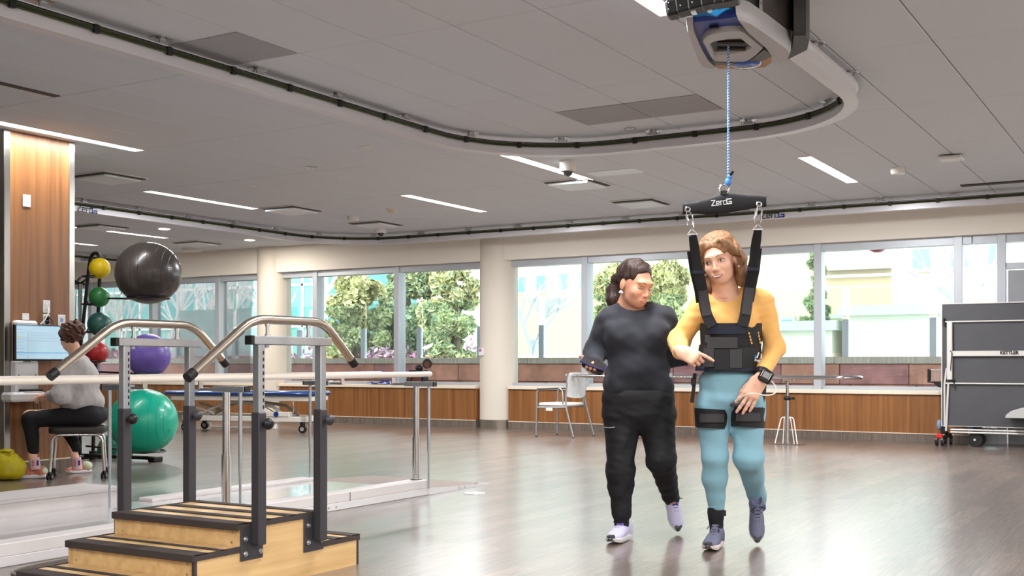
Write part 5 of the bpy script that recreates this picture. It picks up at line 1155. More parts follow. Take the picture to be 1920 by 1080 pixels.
def head_field(c, Rm, sc, h=.0032, mouth=0.0, jawy=0.0):
    """head in its own axes: x right, -y the face, z up; Rm turns it, sc scales it"""
    Rm = Rm.to_3x3(); T = lambda v: Vector(c)+Rm @ (Vector(v)*sc)
    m = .19*sc; fd = Field(Vector(c)-Vector((m, m, m*1.35)), Vector(c)+Vector((m, m, m)), h)
    E = lambda q, r, k=.02, op='add': fd.ell(T(q), [v*sc for v in r], k*sc, Rm, op)
    C_ = lambda a, b, ra, rb, k=.02, op='add', fl=None: fd.cap(T(a), T(b), ra*sc, rb*sc, k*sc, (Rm @ Vector(fl[0]), fl[1]) if fl else None, op)
    E((0, .018, .035), (.073, .092, .082)); E((0, -.020, -.022), (.057, .069, .078), .03); E((0, -.058, -.083), (.021, .022, .019), .03); E((0, -.022, -.066), (.042, .046, .026), .035)
    for s_ in (-1, 1):
        E((s_*.036, -.057, -.028), (.019, .020, .018), .03); E((s_*.031, -.098, .003), (.018, .014, .012), .018, 'sub')
        E((s_*.0715, .014, -.008), (.009, .018, .029), .006); E((s_*.0095, -.092, -.037), (.0075, .009, .0065), .006)
    C_((-.033, -.079, .024), (.033, -.079, .024), .009, .009, .025); C_((0, -.083, .008), (0, -.101, -.030), .0062, .0085, .012); E((0, -.099, -.034), (.0088, .009, .0078), .007)
    E((0, -.079, -.062), (.024, .012, .014), .02)
    C_((0, .026, -.07), (0, .038, -.135), .042, .044, .018)
    return fd, T, Rm
def face_parts(P, fd, T, Rm, sc, eyes_open, smile, browm, lipm=M_lip, gaze=0.0):
    L = P.root; o3 = np.array([a_[0] for a_ in fd.ax])
    def val(q):
        g = (np.array(q)-o3)/fd.h; i = np.floor(g).astype(int); t = g-i; v = 0
        for dx in (0, 1):
            for dy in (0, 1):
                for dz in (0, 1): v += fd.d[i[0]+dx, i[1]+dy, i[2]+dz]*(t[0] if dx else 1-t[0])*(t[1] if dy else 1-t[1])*(t[2] if dz else 1-t[2])
        return v
    def sf(x, z, off=0.0):
        y = -.14
        while y < 0 and val(T((x, y, z))) > 0: y += .0008
        return (x, y-off, z)
    def tb(name, xz, r, m, off=.0, n=8, parent=L): return MB().tube([T(sf(x, z, off)) for x, z in xz], [v*sc for v in r] if isinstance(r, list) else r*sc, n).build(name, m, parent, True)
    def arcz(x0, x1, z0, h, n=7): return [(x0+(x1-x0)*i/(n-1), z0+h*(1-(2*i/(n-1)-1)**2)) for i in range(n)]
    for s_ in (-1, 1):
        tb('eyebrow', [(s_*.012, .0215), (s_*.019, .0245), (s_*.027, .0268), (s_*.036, .0268), (s_*.044, .0240), (s_*.050, .0190)], [.0014, .0023, .0025, .0022, .0017, .0009], browm, .0004, 6)
        ex = s_*.031
        if eyes_open:
            pts = arcz(ex-.0135, ex+.0135, .0, .0058)+arcz(ex+.0135, ex-.0135, .0, -.0050)[1:-1]; c0 = sf(ex, .001, .0030)
            vs_ = [T(sf(x, z, .0012)) for x, z in pts]; e = MB(); e.v = [tuple(T(c0))]+[tuple(v) for v in vs_]; n_ = len(vs_); e.f = [(0, 1+i, 1+(i+1) % n_) for i in range(n_)]; eo = e.build('eyeball', M_eyew, L, True)
            c1 = Vector(sf(ex+gaze, .0012, .0032)); ri = [T(c1+Vector((.0052*math.cos(a_), .0004*abs(math.cos(a_)), .0050*math.sin(a_)))) for a_ in np.linspace(0, 2*PI, 17)[:-1]]; e2 = MB(); e2.v = [tuple(T(c1+Vector((0, -.0006, 0))))]+[tuple(v) for v in ri]; e2.f = [(0, 1+i, 1+(i+1) % 16) for i in range(16)]; e2.build('iris', M_iris, eo, True)
            tb('upper_lid', arcz(ex-.0150, ex+.0150, .0005, .0072), [.0008, .0017, .0021, .0022, .0021, .0017, .0008], browm, .0018, 6); tb('lid_fold', arcz(ex-.0155, ex+.0155, .0025, .0085), [.0008, .0014, .0017, .0018, .0017, .0014, .0008], M_lidfold, .0004, 6)
            tb('lower_lid', arcz(ex-.0140, ex+.0140, -.0005, -.0062), [.0006, .0011, .0013, .0013, .0013, .0011, .0006], M_lidfold, .0008, 6)
        else:
            tb('lashes', arcz(ex-.0150, ex+.0150, -.0010, -.0045), [.0009, .0016, .0019, .0020, .0019, .0016, .0009], browm, .0008, 6); tb('lid_fold', arcz(ex-.0150, ex+.0150, .0060, .0045), [.0006, .0010, .0012, .0012, .0012, .0010, .0006], M_lidfold, .0002, 6)
        tb('nostril', [(s_*.005, -.0425), (s_*.0078, -.0412)], [.0014, .0017], M_lidfold, -.001, 6)
        if smile: tb('smile_line', [(s_*.0165, -.034), (s_*.0255, -.046), (s_*.0310, -.058)], [.0003, .0007, .0003], M_lidfold, -.0003, 6)
    wd = .0255 if smile else .0225
    def mouth(off, dz, hgt, r0, nm, m, prot): return tb(nm, [(x, z) for x, z in arcz(-wd, wd, -.0595 if smile else -.0625, hgt, 9)], [.0010]+[r0*(.55+.45*math.sin(PI*i/8)) for i in range(1, 8)]+[.0010], m, prot)
    if smile:
        tb('mouth_gap', arcz(-.0225, .0225, -.0605, -.0075, 9), [.0012, .0026, .0040, .0048, .0050, .0048, .0040, .0026, .0012], mat('mouth_dark', srgb(120, 50, 46), .6), -.0022)
        tb('teeth', arcz(-.0200, .0200, -.0600, -.0055, 9), [.0012, .0026, .0036, .0042, .0043, .0042, .0036, .0026, .0012], M_teeth, .0004)
        mouth(0, 0, -.0015, .0024, 'upper_lip', lipm, .0012); mouth(0, 0, -.0140, .0030, 'lower_lip', lipm, .0008)
    else:
        mouth(0, 0, -.0005, .0024, 'upper_lip', lipm, .0008); tb('teeth', arcz(-.017, .017, -.0635, -.0030, 7), [.0006, .0013, .0017, .0018, .0017, .0013, .0006], M_teeth, .0008); mouth(0, 0, -.0072, .0032, 'lower_lip', lipm, .0006)
def hand_field(w, fdir, back, right_hand, curls, thumb=(.5, .35), spread=.06, sc=1.0, h=.0026, extra=None):
    """w wrist; fdir along the fingers; back = outward normal of the back of the hand; curls = per finger (three bends in degrees)"""
    f = Vector(fdir).normalized(); b = Vector(back); b = (b-f*b.dot(f)).normalized(); x = f.cross(b)*(-1 if right_hand else 1)   # thumb side
    w = Vector(w); T = lambda u, v, t: w+x*(u*sc)+f*(v*sc)+b*(t*sc)
    caps = []; tips = []
    caps += [(T(-.024, .012, 0), T(-.030, .085, .0), .015, .0125, .02), (T(-.008, .01, .002), T(-.010, .09, .002), .0165, .0135, .02), (T(.010, .01, .002), T(.011, .092, .002), .0165, .0135, .02), (T(.024, .02, 0), T(.030, .088, 0), .015, .0125, .02), (T(0, -.025, 0), T(0, .02, 0), .024, .024, .03)]
    base = [(.031, .090), (.0105, .095), (-.010, .092), (-.029, .084)]; ln = [(.041, .025, .021), (.045, .028, .022), (.041, .026, .021), (.032, .02, .019)]
    for i in range(4):
        p_ = T(base[i][0], base[i][1], .001); ang = 0; ra = .0093 if i < 3 else .0082; sp_ = (1.5-i)*spread
        for j in range(3):
            ang += R(curls[i][j]); dv = (f*math.cos(ang)-b*math.sin(ang)+x*sp_*(1 if j == 0 else .6)).normalized(); q = p_+dv*(ln[i][j]*sc); rb_ = ra*.93; caps.append((p_, q, ra, rb_, .006 if j else .010)); p_, ra = q, rb_
        tips.append((p_, dv, b*math.cos(ang)+f*math.sin(ang), ra*sc))
    t0 = T(.022, .022, -.006); a1, a2 = thumb
    d1 = (f*math.cos(a1)+x*math.sin(a1)-b*.35).normalized(); t1 = t0+d1*(.042*sc); d2 = (f*math.cos(a1-a2)+x*math.sin(a1-a2)-b*.45).normalized(); t2 = t1+d2*(.032*sc); d3 = (d2-x*.3-b*.1).normalized(); t3 = t2+d3*(.025*sc)
    caps += [(t0, t1, .0155, .0125, .016), (t1, t2, .0118, .0105, .006), (t2, t3, .0105, .0085, .005)]; tips.append((t3, d3, x*.7+b*.5, .0085*sc))
    pts = np.array([list(c_[0]) for c_ in caps]+[list(c_[1]) for c_ in caps]); fd = Field(pts.min(0)-.035, pts.max(0)+.035, h)
    for a, c_, ra, rb_, k in caps[:5]: fd.cap(a, c_, ra*sc, rb_*sc, k*sc, (b, .82))
    body = fd
    for a, c_, ra, rb_, k in caps[5:]: fd.cap(a, c_, ra*sc, rb_*sc, min(k, .006)*sc)
    return fd, tips, T
def nails(tips, m, parent):
    for p_, dv, up_, r_ in tips:
        up_ = (up_-dv*up_.dot(dv)).normalized(); sd = dv.cross(up_); c_ = p_+up_*(r_*.82)+dv*(r_*.15)
        MB().box(-r_*.62, r_*.62, -r_*.8, r_*.8, -r_*.14, r_*.22, M=basis(c_, sd, dv), b=r_*.15).build('fingernail', m, parent, True)
def shoe(P, heel, toe, up, mats, name='shoe', sc=1.0, laces=True, sole_h=.032, tongue=True):
    """running shoe: heel and toe on the sole's underside; up = normal of the sole"""
    up_m, sole_m, toe_m, lace_m, acc_m = mats
    heel, toe = Vector(heel), Vector(toe); f = (toe-heel).normalized(); up = Vector(up); up = (up-f*up.dot(f)).normalized(); x = f.cross(up); L = (toe-heel).length; k = L/.28
    T = lambda u, v, t: heel+x*(u*k)+f*(v*k)+up*(t*k)
    fd = Field(np.min([list(T(sx*.07, v, t)) for sx in (-1, 1) for v in (-.03, .31) for t in (-.02, .16)], 0)-.01, np.max([list(T(sx*.07, v, t)) for sx in (-1, 1) for v in (-.03, .31) for t in (-.02, .16)], 0)+.01, .0035)
    Rm = Matrix((x, f, up)).transposed()
    fd.ell(T(0, .215, .038), (.043*k, .062*k, .030*k), .02, Rm); fd.ell(T(0, .15, .045), (.040*k, .07*k, .042*k), .03, Rm); fd.cap(T(0, .045, .04), T(0, .05, .085), .034*k, .036*k, .03); fd.cap(T(0, .055, .075), T(0, .14, .06), .034*k, .028*k, .03); fd.ell(T(0, .035, .045), (.035*k, .04*k, .045*k), .02, Rm)
    fd.ell(T(0, .05, .118), (.027*k, .036*k, .04*k), .008, Rm, 'sub'); fd.half(T(0, 0, .016), -up, .004)
    root = P.root; s_ = join_fields(name, [fd], up_m, root)
    out = [(-.030, .0), (-.036, .03), (-.036, .08), (-.038, .13), (-.045, .19), (-.043, .235), (-.028, .27), (0, .285), (.026, .272), (.042, .235), (.045, .19), (.037, .13), (.035, .08), (.035, .03), (.028, .0), (0, -.008)]
    MB().loft([[T(u*.9, .14+(v-.14)*.97, .004+.018*max(0, (v-.20)/.085)**1.5+.012*max(0, (.04-v)/.04)) for u, v in out], [T(u, v, .012+.018*max(0, (v-.20)/.085)**1.5) for u, v in out], [T(u*1.04, .14+(v-.14)*1.02, .026+.012*max(0, (v-.20)/.085)) for u, v in out], [T(u*.98, v, sole_h+.004) for u, v in out]]).build('sole', sole_m, s_, True, 40)
    if toe_m is not None: MB().loft([[T(u, v, t) for u, v in ((-.024, .268), (-.012, .282), (0, .287), (.012, .282), (.024, .268))] for t in (.020, .036, .048)]+[[T(u*.7, v-.012, .056) for u, v in ((-.022, .272), (-.012, .280), (0, .284), (.012, .280), (.022, .272))]], closed_ring=False, cap=False).build('toe_bumper', toe_m, s_, True)
    if tongue: MB().tube([T(0, .185, .068), T(0, .15, .086), T(0, .115, .102), T(0, .092, .125)], 1, 10, flat=(.019*k, .006*k), up=up).build('tongue', acc_m, s_, True)
    if laces:
        for q in range(5):
            v, t = .178-.019*q, .077+.0072*q; MB().tube([T(-.026, v+.004, t-.012), T(-.010, v, t+.006), T(.010, v, t+.006), T(.026, v+.004, t-.012)], .0032*k, 6).build('lace', lace_m, s_, True)
        MB().tube([T(0, .10, .118), T(-.03, .115, .125), T(-.045, .11, .112), T(-.03, .10, .112), T(0, .10, .118)], .0028*k, 6).build('lace_bow', lace_m, s_, True); MB().tube([T(0, .10, .118), T(.03, .12, .122), T(.04, .13, .105)], .0028*k, 6).build('lace_bow', lace_m, s_, True)
    return s_

# ------------------------------------------------------------------ woman in black
A = Person('person', 'woman in black sweater and trousers walking and looking at a phone', 1190, 6.5); p = A.p
M_swt = mat('sweater_black', srgb(42, 44, 52), .85, bump=.08, bscale=500, sheen=.1); M_trs = mat('trousers_black', srgb(24, 24, 28), .75, bump=.05, bscale=300)
hc = p(1191, 534, -.03); Rh = Matrix.Rotation(R(36), 4, 'Z') @ Matrix.Rotation(R(17), 4, 'X') @ Matrix.Rotation(R(4), 4, 'Y'); hs = 1.12
fd, T, Rm = head_field(hc, Rh, hs); fdA = fd
fd.cap(p(1186, 562, .04), p(1191, 595, .02), .052, .070, .025)
core = Field((-.32, -.25, .0), (.34, .5, 1.45), .011)
core.cap(p(1150, 600), p(1232, 598), .06, .06, .05); core.ell(p(1192, 660), (.15, .10, .2), .05); core.ell(p(1197, 745), (.16, .11, .12), .05)
core.cap(p(1165, 770), p(1164, 880, -.02), .075, .05, .03); core.cap(p(1164, 880, -.02), p(1167, 992, .0), .05, .028, .03); core.cap(p(1228, 770), p(1240, 862, -.02), .07, .05, .03); core.cap(p(1240, 862, -.02), p(1262, 946, .34), .046, .033, .03)
core.cap(p(1135, 605), p(1117, 665, .02), .045, .038, .03); core.cap(p(1117, 665, .02), p(1117, 686, -.15), .036, .03, .02); core.cap(p(1245, 605), p(1262, 668, .02), .045, .038, .03); core.cap(p(1262, 668, .02), p(1303, 668, .0), .036, .03, .02)
wr = p(1118, 690, -.15)
hR, tipsR, TR = hand_field(wr, Vector((-.28, -.93, -.20)), Vector((-.35, .12, -.92)), True, [(30, 78, 55), (34, 80, 55), (38, 80, 55), (40, 80, 55)], thumb=(1.1, .1), sc=1.0)
wl = p(1303, 668, .0)
hL, tipsL, TL_ = hand_field(wl, Vector((.75, .25, -.2)), Vector((.35, -.9, .3)), False, [(20, 25, 15)]*4, sc=.95)
body = join_fields('body', [fd, core, hR, hL], M_skin, A.root); nails(tipsR, mat('nail', srgb(236, 176, 166), .3), body)
face_parts(A, fdA, T, Rm, hs, False, False, M_brow1)
# dark hair pulled into a pony tail
M_hair1 = mat('hair_dark_brown', srgb(56, 36, 30), .5, noise=.45, nscale=2, bump=.5, bscale=2.5, stretch=(60, 60, 14))
hf = Field(Vector(hc)-Vector((.22, .22, .30)), Vector(hc)+Vector((.2, .22, .18)), .0034)
hf.ell(T((0, .026, .045)), [v*hs for v in (.083, .098, .086)], .02, Rm)
hf.ell(T((0, -.098, -.030)), [v*hs for v in (.080, .092, .122)], .010, Rm, 'sub'); hf.ell(T((0, -.02, -.10)), [v*hs for v in (.12, .085, .07)], .012, Rm, 'sub')
for s_ in (-1, 1): hf.ell(T((s_*.085, .010, -.012)), [v*hs for v in (.03, .026, .038)], .008, Rm, 'sub')
hf.cap(T((.004, -.06, .150)), T((.004, .05, .155)), .003, .003, .010, op='sub')
hf.cap(T((0, .11, .02)), T((0, .145, .0)), .026, .03, .02); hf.wob(.0022, 90, 3, (1, 1, .35))
pt = [p(1158, 528, .10), p(1152, 545, .12), p(1150, 562, .10), p(1155, 582, .08)]
for a, b, ra, rb_ in zip(pt, pt[1:], (.034, .042, .038), (.042, .038, .016)): hf.cap(a, b, ra, rb_, .02)
hf.wob(.003, 60, 4, (1, 1, .2))
join_fields('hair', [hf], M_hair1, A.root)
q = T((-.083, .0, -.045)); MB().sphere(q, .0085, 12, 8).sphere(q+Vector((.006, -.006, -.006)), .0065, 10, 6).sphere(q+Vector((-.006, -.006, -.004)), .006, 10, 6).build('earring', M_pearl, A.root, True)
# sweater
sw = Field((-.36, -.32, .70), (.40, .32, 1.40), .0062)
sw.cap(p(1146, 600, .01), p(1240, 597, .01), .074, .074, .05, ((0, 1, 0), 1.15)); sw.cap(p(1172, 588, .01), p(1212, 586, .01), .065, .065, .05)
sw.ell(p(1193, 640, -.01), (.185, .145, .13), .06); sw.ell(p(1196, 690, -.01), (.178, .15, .12), .06); sw.cap(p(1160, 722, 0), p(1233, 724, 0), .092, .092, .05, ((0, 1, 0), 1.35))
for s_, xx in ((-1, 1165), (1, 1225)): sw.ell(p(xx, 628, -.075), (.085, .075, .075), .05)
sw.cap(p(1137, 603, .01), p(1115, 660, .03), .068, .060, .03); sw.cap(p(1116, 660, .03), p(1115, 682, -.10), .060, .045, .03)
sw.cap(p(1248, 602, .01), p(1262, 668, .03), .068, .058, .03); sw.cap(p(1262, 668, .03), p(1297, 669, .0), .056, .044, .03)
sw.wob(.0045, 28, 11, (1, 1, .8)); sw.wob(.0022, 62, 12, (.5, .5, 1.5)); sw.half(p(1195, 738, 0), (0, 0, -1), .006); sw.ell(p(1191, 566, -.035), (.092, .09, .05), .012, None, 'sub'); sw.cap(p(1112, 679, -.128), p(1111, 682, -.25), .060, .060, .004, op='sub') if False else None
swo = join_fields('sweater', [sw], M_swt, A.root)
q = p(1258, 703, -.10); MB().box(-.009, .009, -.002, .002, -.011, .011, M=Matrix.Translation(q) @ Matrix.Rotation(R(35), 4, 'Z')).build('label_tag', M_white, swo, True, 0)
# trousers
tq = Field((-.30, -.28, .10), (.36, .55, .92), .0066)
tq.ell(p(1197, 745, .0), (.205, .155, .11), .04); tq.ell(p(1198, 775, .03), (.208, .17, .10), .05)
tq.cap(p(1166, 785, .0), p(1163, 880, -.03), .108, .074, .03); tq.cap(p(1163, 880, -.03), p(1164, 905, -.02), .074, .070, .03); tq.cap(p(1164, 905, -.02), p(1165, 962, -.01), .070, .056, .03)
tq.cap(p(1230, 785, .01), p(1240, 862, -.02), .108, .080, .03); tq.cap(p(1240, 862, -.02), p(1258, 932, .31), .078, .050, .03)
tq.wob(.005, 26, 21); tq.wob(.0016, 60, 22, (.5, .5, 1.3)); tq.half(p(1197, 730, 0), (0, 0, 1), .01)
tro = join_fields('trousers', [tq], M_trs, A.root)
MB().cyl(p(1164, 956, -.01), p(1166, 987, .0), .047, .041, n=24).build('ankle_cuff', M_trs, tro, True); MB().cyl(p(1257, 930, .31), p(1261, 943, .335), .042, .037, n=24).build('ankle_cuff', M_trs, tro, True)
MB().tube([p(1131, 801, -.075), p(1143, 802, -.098), p(1153, 801, -.105)], .003, 6).build('pocket_zip', M_bolt, tro, True)
M_lil = mat('shoe_lilac', srgb(204, 200, 228), .6, bump=.1, bscale=400); M_pur = mat('shoe_purple', srgb(128, 108, 206), .6); M_sole = mat('shoe_sole_white', srgb(236, 232, 234), .5)
def gp(P, px, py): v = G(px, py, 0); return WORLD[P.root.name].inverted() @ v
toeA = gp(A, 1144, 1022); heelA = toeA+Vector((.125, .25, 0)); shoe(A, heelA, toeA, (0, 0, 1), (M_lil, M_sole, M_charcoal, M_black, M_pur))
toeB = gp(A, 1270, 1000)+Vector((0, 0, .006)); heelB = toeB+Vector((-.035, .17, .205)); shoe(A, heelB, toeB, (0.1, -.75, .62), (M_lil, M_sole, M_charcoal, M_black, M_pur))
# phone and controller in her hand
pc = p(1114, 681, -.27); ax_ = (p(1136, 689, -.30)-p(1092, 673, -.27)); Mp = basis(WORLD[A.root.name] @ pc, WORLD[A.root.name].to_3x3() @ ax_, WORLD[A.root.name].to_3x3() @ Vector((.05, .8, .6)))
ph = thing('smartphone', 'dark blue smartphone held flat by the woman in black', 'phone', WORLD[A.root.name] @ pc)
MB().box(-.075, .075, -.036, .036, -.005, .005, M=Mp, b=.004).build('case', mat('phone_blue', srgb(36, 38, 112), .3, coat=.5), ph); MB().box(-.07, .07, -.032, .032, .0045, .0056, M=Mp).build('screen', M_dome, ph, smooth=0)
pc2 = p(1111, 690, -.25); rc = thing('handheld_controller', 'black controller held under the smartphone', 'controller', WORLD[A.root.name] @ pc2)
Mp2 = basis(WORLD[A.root.name] @ pc2, WORLD[A.root.name].to_3x3() @ (p(1124, 697, -.26)-p(1099, 684, -.25)), WORLD[A.root.name].to_3x3() @ Vector((.05, .8, .6)))
MB().box(-.062, .062, -.03, .03, -.014, .014, M=Mp2, b=.012).build('body', M_black, rc); MB().box(.0, .04, -.0315, -.0295, -.008, .008, M=Mp2).build('panel', M_charcoal, rc, smooth=0)

# ------------------------------------------------------------------ woman in the harness
B = Person('person', 'smiling woman in orange top and teal joggers wearing a walking harness', 1370, 6.25); p = B.p
M_org = mat('top_orange', srgb(248, 192, 112), .8, bump=.06, bscale=400, sheen=.1); M_teal = mat('joggers_teal', srgb(136, 182, 198), .85, bump=.06, bscale=400, sheen=.1)
hc = p(1349, 489, -.07); Rh = Matrix.Rotation(R(-13), 4, 'Y') @ Matrix.Rotation(R(-27), 4, 'Z') @ Matrix.Rotation(R(3), 4, 'X'); hs = 1.17
fd, T, Rm = head_field(hc, Rh, hs); fdB = fd
fd.cap(p(1352, 535, -.05), p(1360, 562, .0), .050, .066, .03)
fd.ell(p(1361, 562, -.01), (.095, .06, .035), .03)
core = Field((-.42, -.35, .0), (.40, .5, 1.50), .011)
core.cap(p(1330, 568), p(1415, 560), .05, .05, .05); core.ell(p(1371, 620), (.12, .085, .18), .05); core.ell(p(1369, 730), (.14, .10, .12), .05)
core.cap(p(1336, 765), p(1340, 858, -.03), .065, .045, .03); core.cap(p(1340, 858, -.03), p(1341, 895, .0), .042, .038, .03); core.cap(p(1341, 895, .0), p(1344, 992, .05), .038, .027, .03); core.cap(p(1402, 765), p(1404, 860, -.02), .065, .045, .03); core.cap(p(1404, 858, -.03), p(1423, 940, .28), .045, .028, .03)
core.cap(p(1318, 568), p(1272, 640, .02), .04, .034, .03); core.cap(p(1272, 640, .02), p(1276, 660, -.165), .033, .028, .02); core.cap(p(1430, 562), p(1450, 652, .02), .04, .034, .03); core.cap(p(1450, 652, .02), p(1426, 706, -.14), .033, .028, .02)
wr = p(1277, 659, -.17)
hR, tipsR, TR = hand_field(wr, Vector((.72, -.58, -.38)), Vector((-.45, -.75, .45)), True, [(8, 12, 8), (62, 70, 30), (70, 75, 35), (74, 75, 35)], thumb=(.25, .5), sc=1.02, spread=.03)
wl = p(1424, 711, -.155)
hL, tipsL, TL_ = hand_field(wl, Vector((-.50, -.16, -.84)), Vector((.05, -1, .1)), False, [(22, 26, 14), (10, 14, 10), (8, 12, 8), (8, 12, 8)], thumb=(.35, .25), sc=1.12, spread=.09)
body = join_fields('body', [fd, core, hR, hL], M_skin2, B.root); nails(tipsR+tipsL, MATS['nail'], body)
M_brow2 = mat('brow_soft', srgb(160, 118, 92), .8); face_parts(B, fdB, T, Rm, hs, True, True, M_brow2, gaze=-.002)
# wavy light brown hair
M_hair2 = mat('hair_light_brown', srgb(150, 110, 76), .5, noise=.5, nscale=2, bump=.6, bscale=2.5, stretch=(55, 55, 10))
hf = Field(Vector(hc)-Vector((.24, .22, .27)), Vector(hc)+Vector((.24, .24, .20)), .0036)
hf.ell(T((0, .030, .048)), [v*hs for v in (.092, .102, .090)], .02, Rm)
hf.ell(T((-.004, -.108, -.030)), [v*hs for v in (.070, .098, .112)], .010, Rm, 'sub'); hf.ell(T((0, -.05, -.13)), [v*hs for v in (.055, .10, .08)], .012, Rm, 'sub')
for s_, zz in ((1, -.115), (-1, -.13)):
    hf.cap(T((s_*.078, .012, .05)), T((s_*.092, .015, -.02)), .030, .033, .02); hf.cap(T((s_*.092, .018, -.02)), T((s_*.088, .020, zz+.03)), .033, .034, .02); hf.cap(T((s_*.088, .022, zz+.03)), T((s_*.074, .025, zz-.01)), .034, .018, .02)
    hf.cap(T((s_*.05, .06, .0)), T((s_*.06, .055, zz)), .05, .03, .03)
hf.cap(T((.045, -.060, .090)), T((.088, -.015, .02)), .022, .022, .02); hf.cap(T((-.040, -.062, .088)), T((-.083, -.02, .02)), .016, .018, .02)
hf.ell(T((.083, -.012, -.020)), [v*hs for v in (.028, .022, .030)], .008, Rm, 'sub')
hf.wob(.006, 55, 5, (1, 1, .6)); hf.wob(.0022, 130, 6, (1, 1, .3))
join_fields('hair', [hf], M_hair2, B.root)
for s_ in (-1, 1): q = T((s_*.082, .0, -.048)); MB().sphere(q, .0085, 12, 8).build('earring', M_pearl, B.root, True)
MB().tube([p(1339, 548, -.055), p(1348, 557, -.075), p(1358, 560, -.082), p(1370, 556, -.075), p(1379, 546, -.05)], .0013, 5).build('necklace', mat('necklace', srgb(210, 170, 110), .3, metal=.8), B.root, True)
sh = Field((-.46, -.34, .92), (.46, .30, 1.46), .0060)
sh.cap(p(1330, 572, .01), p(1414, 564, .01), .068, .068, .05, ((0, 1, 0), 1.1)); sh.cap(p(1350, 562, .01), p(1392, 558, .01), .05, .05, .05)
sh.ell(p(1371, 610, -.005), (.152, .112, .135), .05); sh.ell(p(1369, 675, 0), (.148, .112, .13), .05)
for xx in (1347, 1394): sh.ell(p(xx, 602, -.07), (.062, .055, .058), .04)
sh.cap(p(1317, 570, .01), p(1272, 640, .03), .060, .056, .035); sh.cap(p(1272, 640, .03), p(1275, 659, -.13), .056, .043, .03)
sh.cap(p(1430, 566, .01), p(1452, 652, .03), .058, .055, .035); sh.cap(p(1452, 652, .03), p(1432, 696, -.11), .056, .041, .03)
sh.wob(.0042, 30, 31, (1, 1, .9)); sh.wob(.0024, 66, 32, (.5, .5, 1.5)); sh.ell(p(1360, 538, -.05), (.104, .10, .062), .012, None, 'sub'); sh.half(p(1370, 705, 0), (0, 0, -1), .006)
join_fields('long_sleeve_top', [sh], M_org, B.root)
jg = Field((-.26, -.26, .14), (.30, .50, 1.02), .0064)
jg.ell(p(1369, 715, 0), (.172, .130, .10), .04); jg.ell(p(1369, 748, .02), (.182, .150, .09), .05)
jg.cap(p(1336, 765, .0), p(1340, 858, -.04), .098, .066, .03); jg.cap(p(1340, 858, -.04), p(1341, 895, -.01), .066, .064, .03); jg.cap(p(1341, 895, -.01), p(1343, 948, .03), .063, .047, .03)
jg.cap(p(1401, 768, .0), p(1404, 858, -.05), .098, .074, .03); jg.cap(p(1404, 858, -.05), p(1422, 938, .26), .074, .048, .03)
jg.wob(.0045, 26, 41); jg.wob(.0014, 60, 42, (.5, .5, 1.3)); jg.half(p(1369, 690, 0), (0, 0, 1), .01); jg.half(p(1343, 956, .03), (0, 0, -1), .004)
jo = join_fields('joggers', [jg], M_teal, B.root)
MB().tube([p(1343+14.8*math.cos(a), 951, .03+.047*math.sin(a)) for a in np.linspace(0, 2*PI, 29)[:-1]], .004, 6, closed=True).build('hem', M_teal, jo, True)
# ankle brace and sock
MB().loft([[p(1342+dx+rx*math.cos(a), py, .035+.043*math.sin(a)*rx/15) for a in np.linspace(0, 2*PI, 25)[:-1]] for py, dx, rx in ((953, 0, 15.5), (960, 0, 16), (975, .5, 14.5), (976, .5, 13.8), (990, 1.5, 13), (1003, 2, 14))]).build('ankle_brace', mat('brace_black', srgb(26, 26, 28), .8), B.root, True)
MB().box(-.012, .012, -.004, .004, -.016, .016, M=Matrix.Translation(p(1357, 962, .01))).build('brace_tab', M_black, B.root, True, 0)
so_ = MB().cyl(p(1421, 934, .26), p(1424, 953, .30), .040, .037, n=22).build('sock', mat('sock_blue', srgb(92, 100, 160), .8), B.root, True)
for py in (944, 951): MB().tube([p(1414, py, .225), p(1421, py-1, .218), p(1429, py-3, .222)], .0035, 6).build('sock_stripe', mat('sock_orange', srgb(224, 170, 80), .8), so_, True)
M_sg = mat('shoe_slate', srgb(104, 106, 130), .6, bump=.1, bscale=400); M_sgs = mat('shoe_sole_cream', srgb(232, 222, 218), .5); M_sgl = mat('lace_navy', srgb(38, 38, 54), .7)
toeA = gp(B, 1327, 1036); heelA = toeA+Vector((.105, .25, 0)); shoe(B, heelA, toeA, (0, 0, 1), (M_sg, M_sgs, M_charcoal, M_sgl, M_sg), sc=1)
toeB = gp(B, 1419, 1021)+Vector((0, 0, .006)); heelB = toeB+Vector((.02, .155, .215)); shoe(B, heelB, toeB, (-.05, -.78, .6), (M_sg, M_sgs, M_charcoal, M_sgl, M_sg))

# walking harness worn over the top
HV = thing('walking_harness', 'black walking harness vest with shoulder and thigh straps', 'harness', B.root.location, YAW); HV.location = B.root.location
M_har = mat('harness_black', srgb(30, 30, 33), .7, bump=.12, bscale=260); M_harg = mat('harness_grey_webbing', srgb(58, 56, 58), .6, bump=.1, bscale=500); M_harn = mat('harness_navy', srgb(28, 34, 52), .7)
def belt(py0, py1, rx0, rx1, ry0, ry1, cx0, cx1, name, m, n=48, th=.0, tilt=0):
    rings = []
    for t_ in np.linspace(0, 1, 5):
        py = py0+(py1-py0)*t_; k_ = math.sin(PI*t_)*.006
        rings.append([p(cx0+(cx1-cx0)*t_+(rx0+(rx1-rx0)*t_)*math.cos(a), py+tilt*math.cos(a), (ry0+(ry1-ry0)*t_+k_)*math.sin(a)) for a in np.linspace(0, 2*PI, n+1)[:-1]])
    return MB().loft(rings).build(name, m, HV, True, 60)
belt(606, 640, 59, 58, .142, .135, 1371, 1371, 'chest_band', M_har); belt(630, 655, 57.5, 57, .136, .132, 1371, 1370, 'mid_panel', M_har)
vb = belt(648, 692, 58, 64, .134, .150, 1369, 1368, 'waist_belt', M_har, tilt=2)
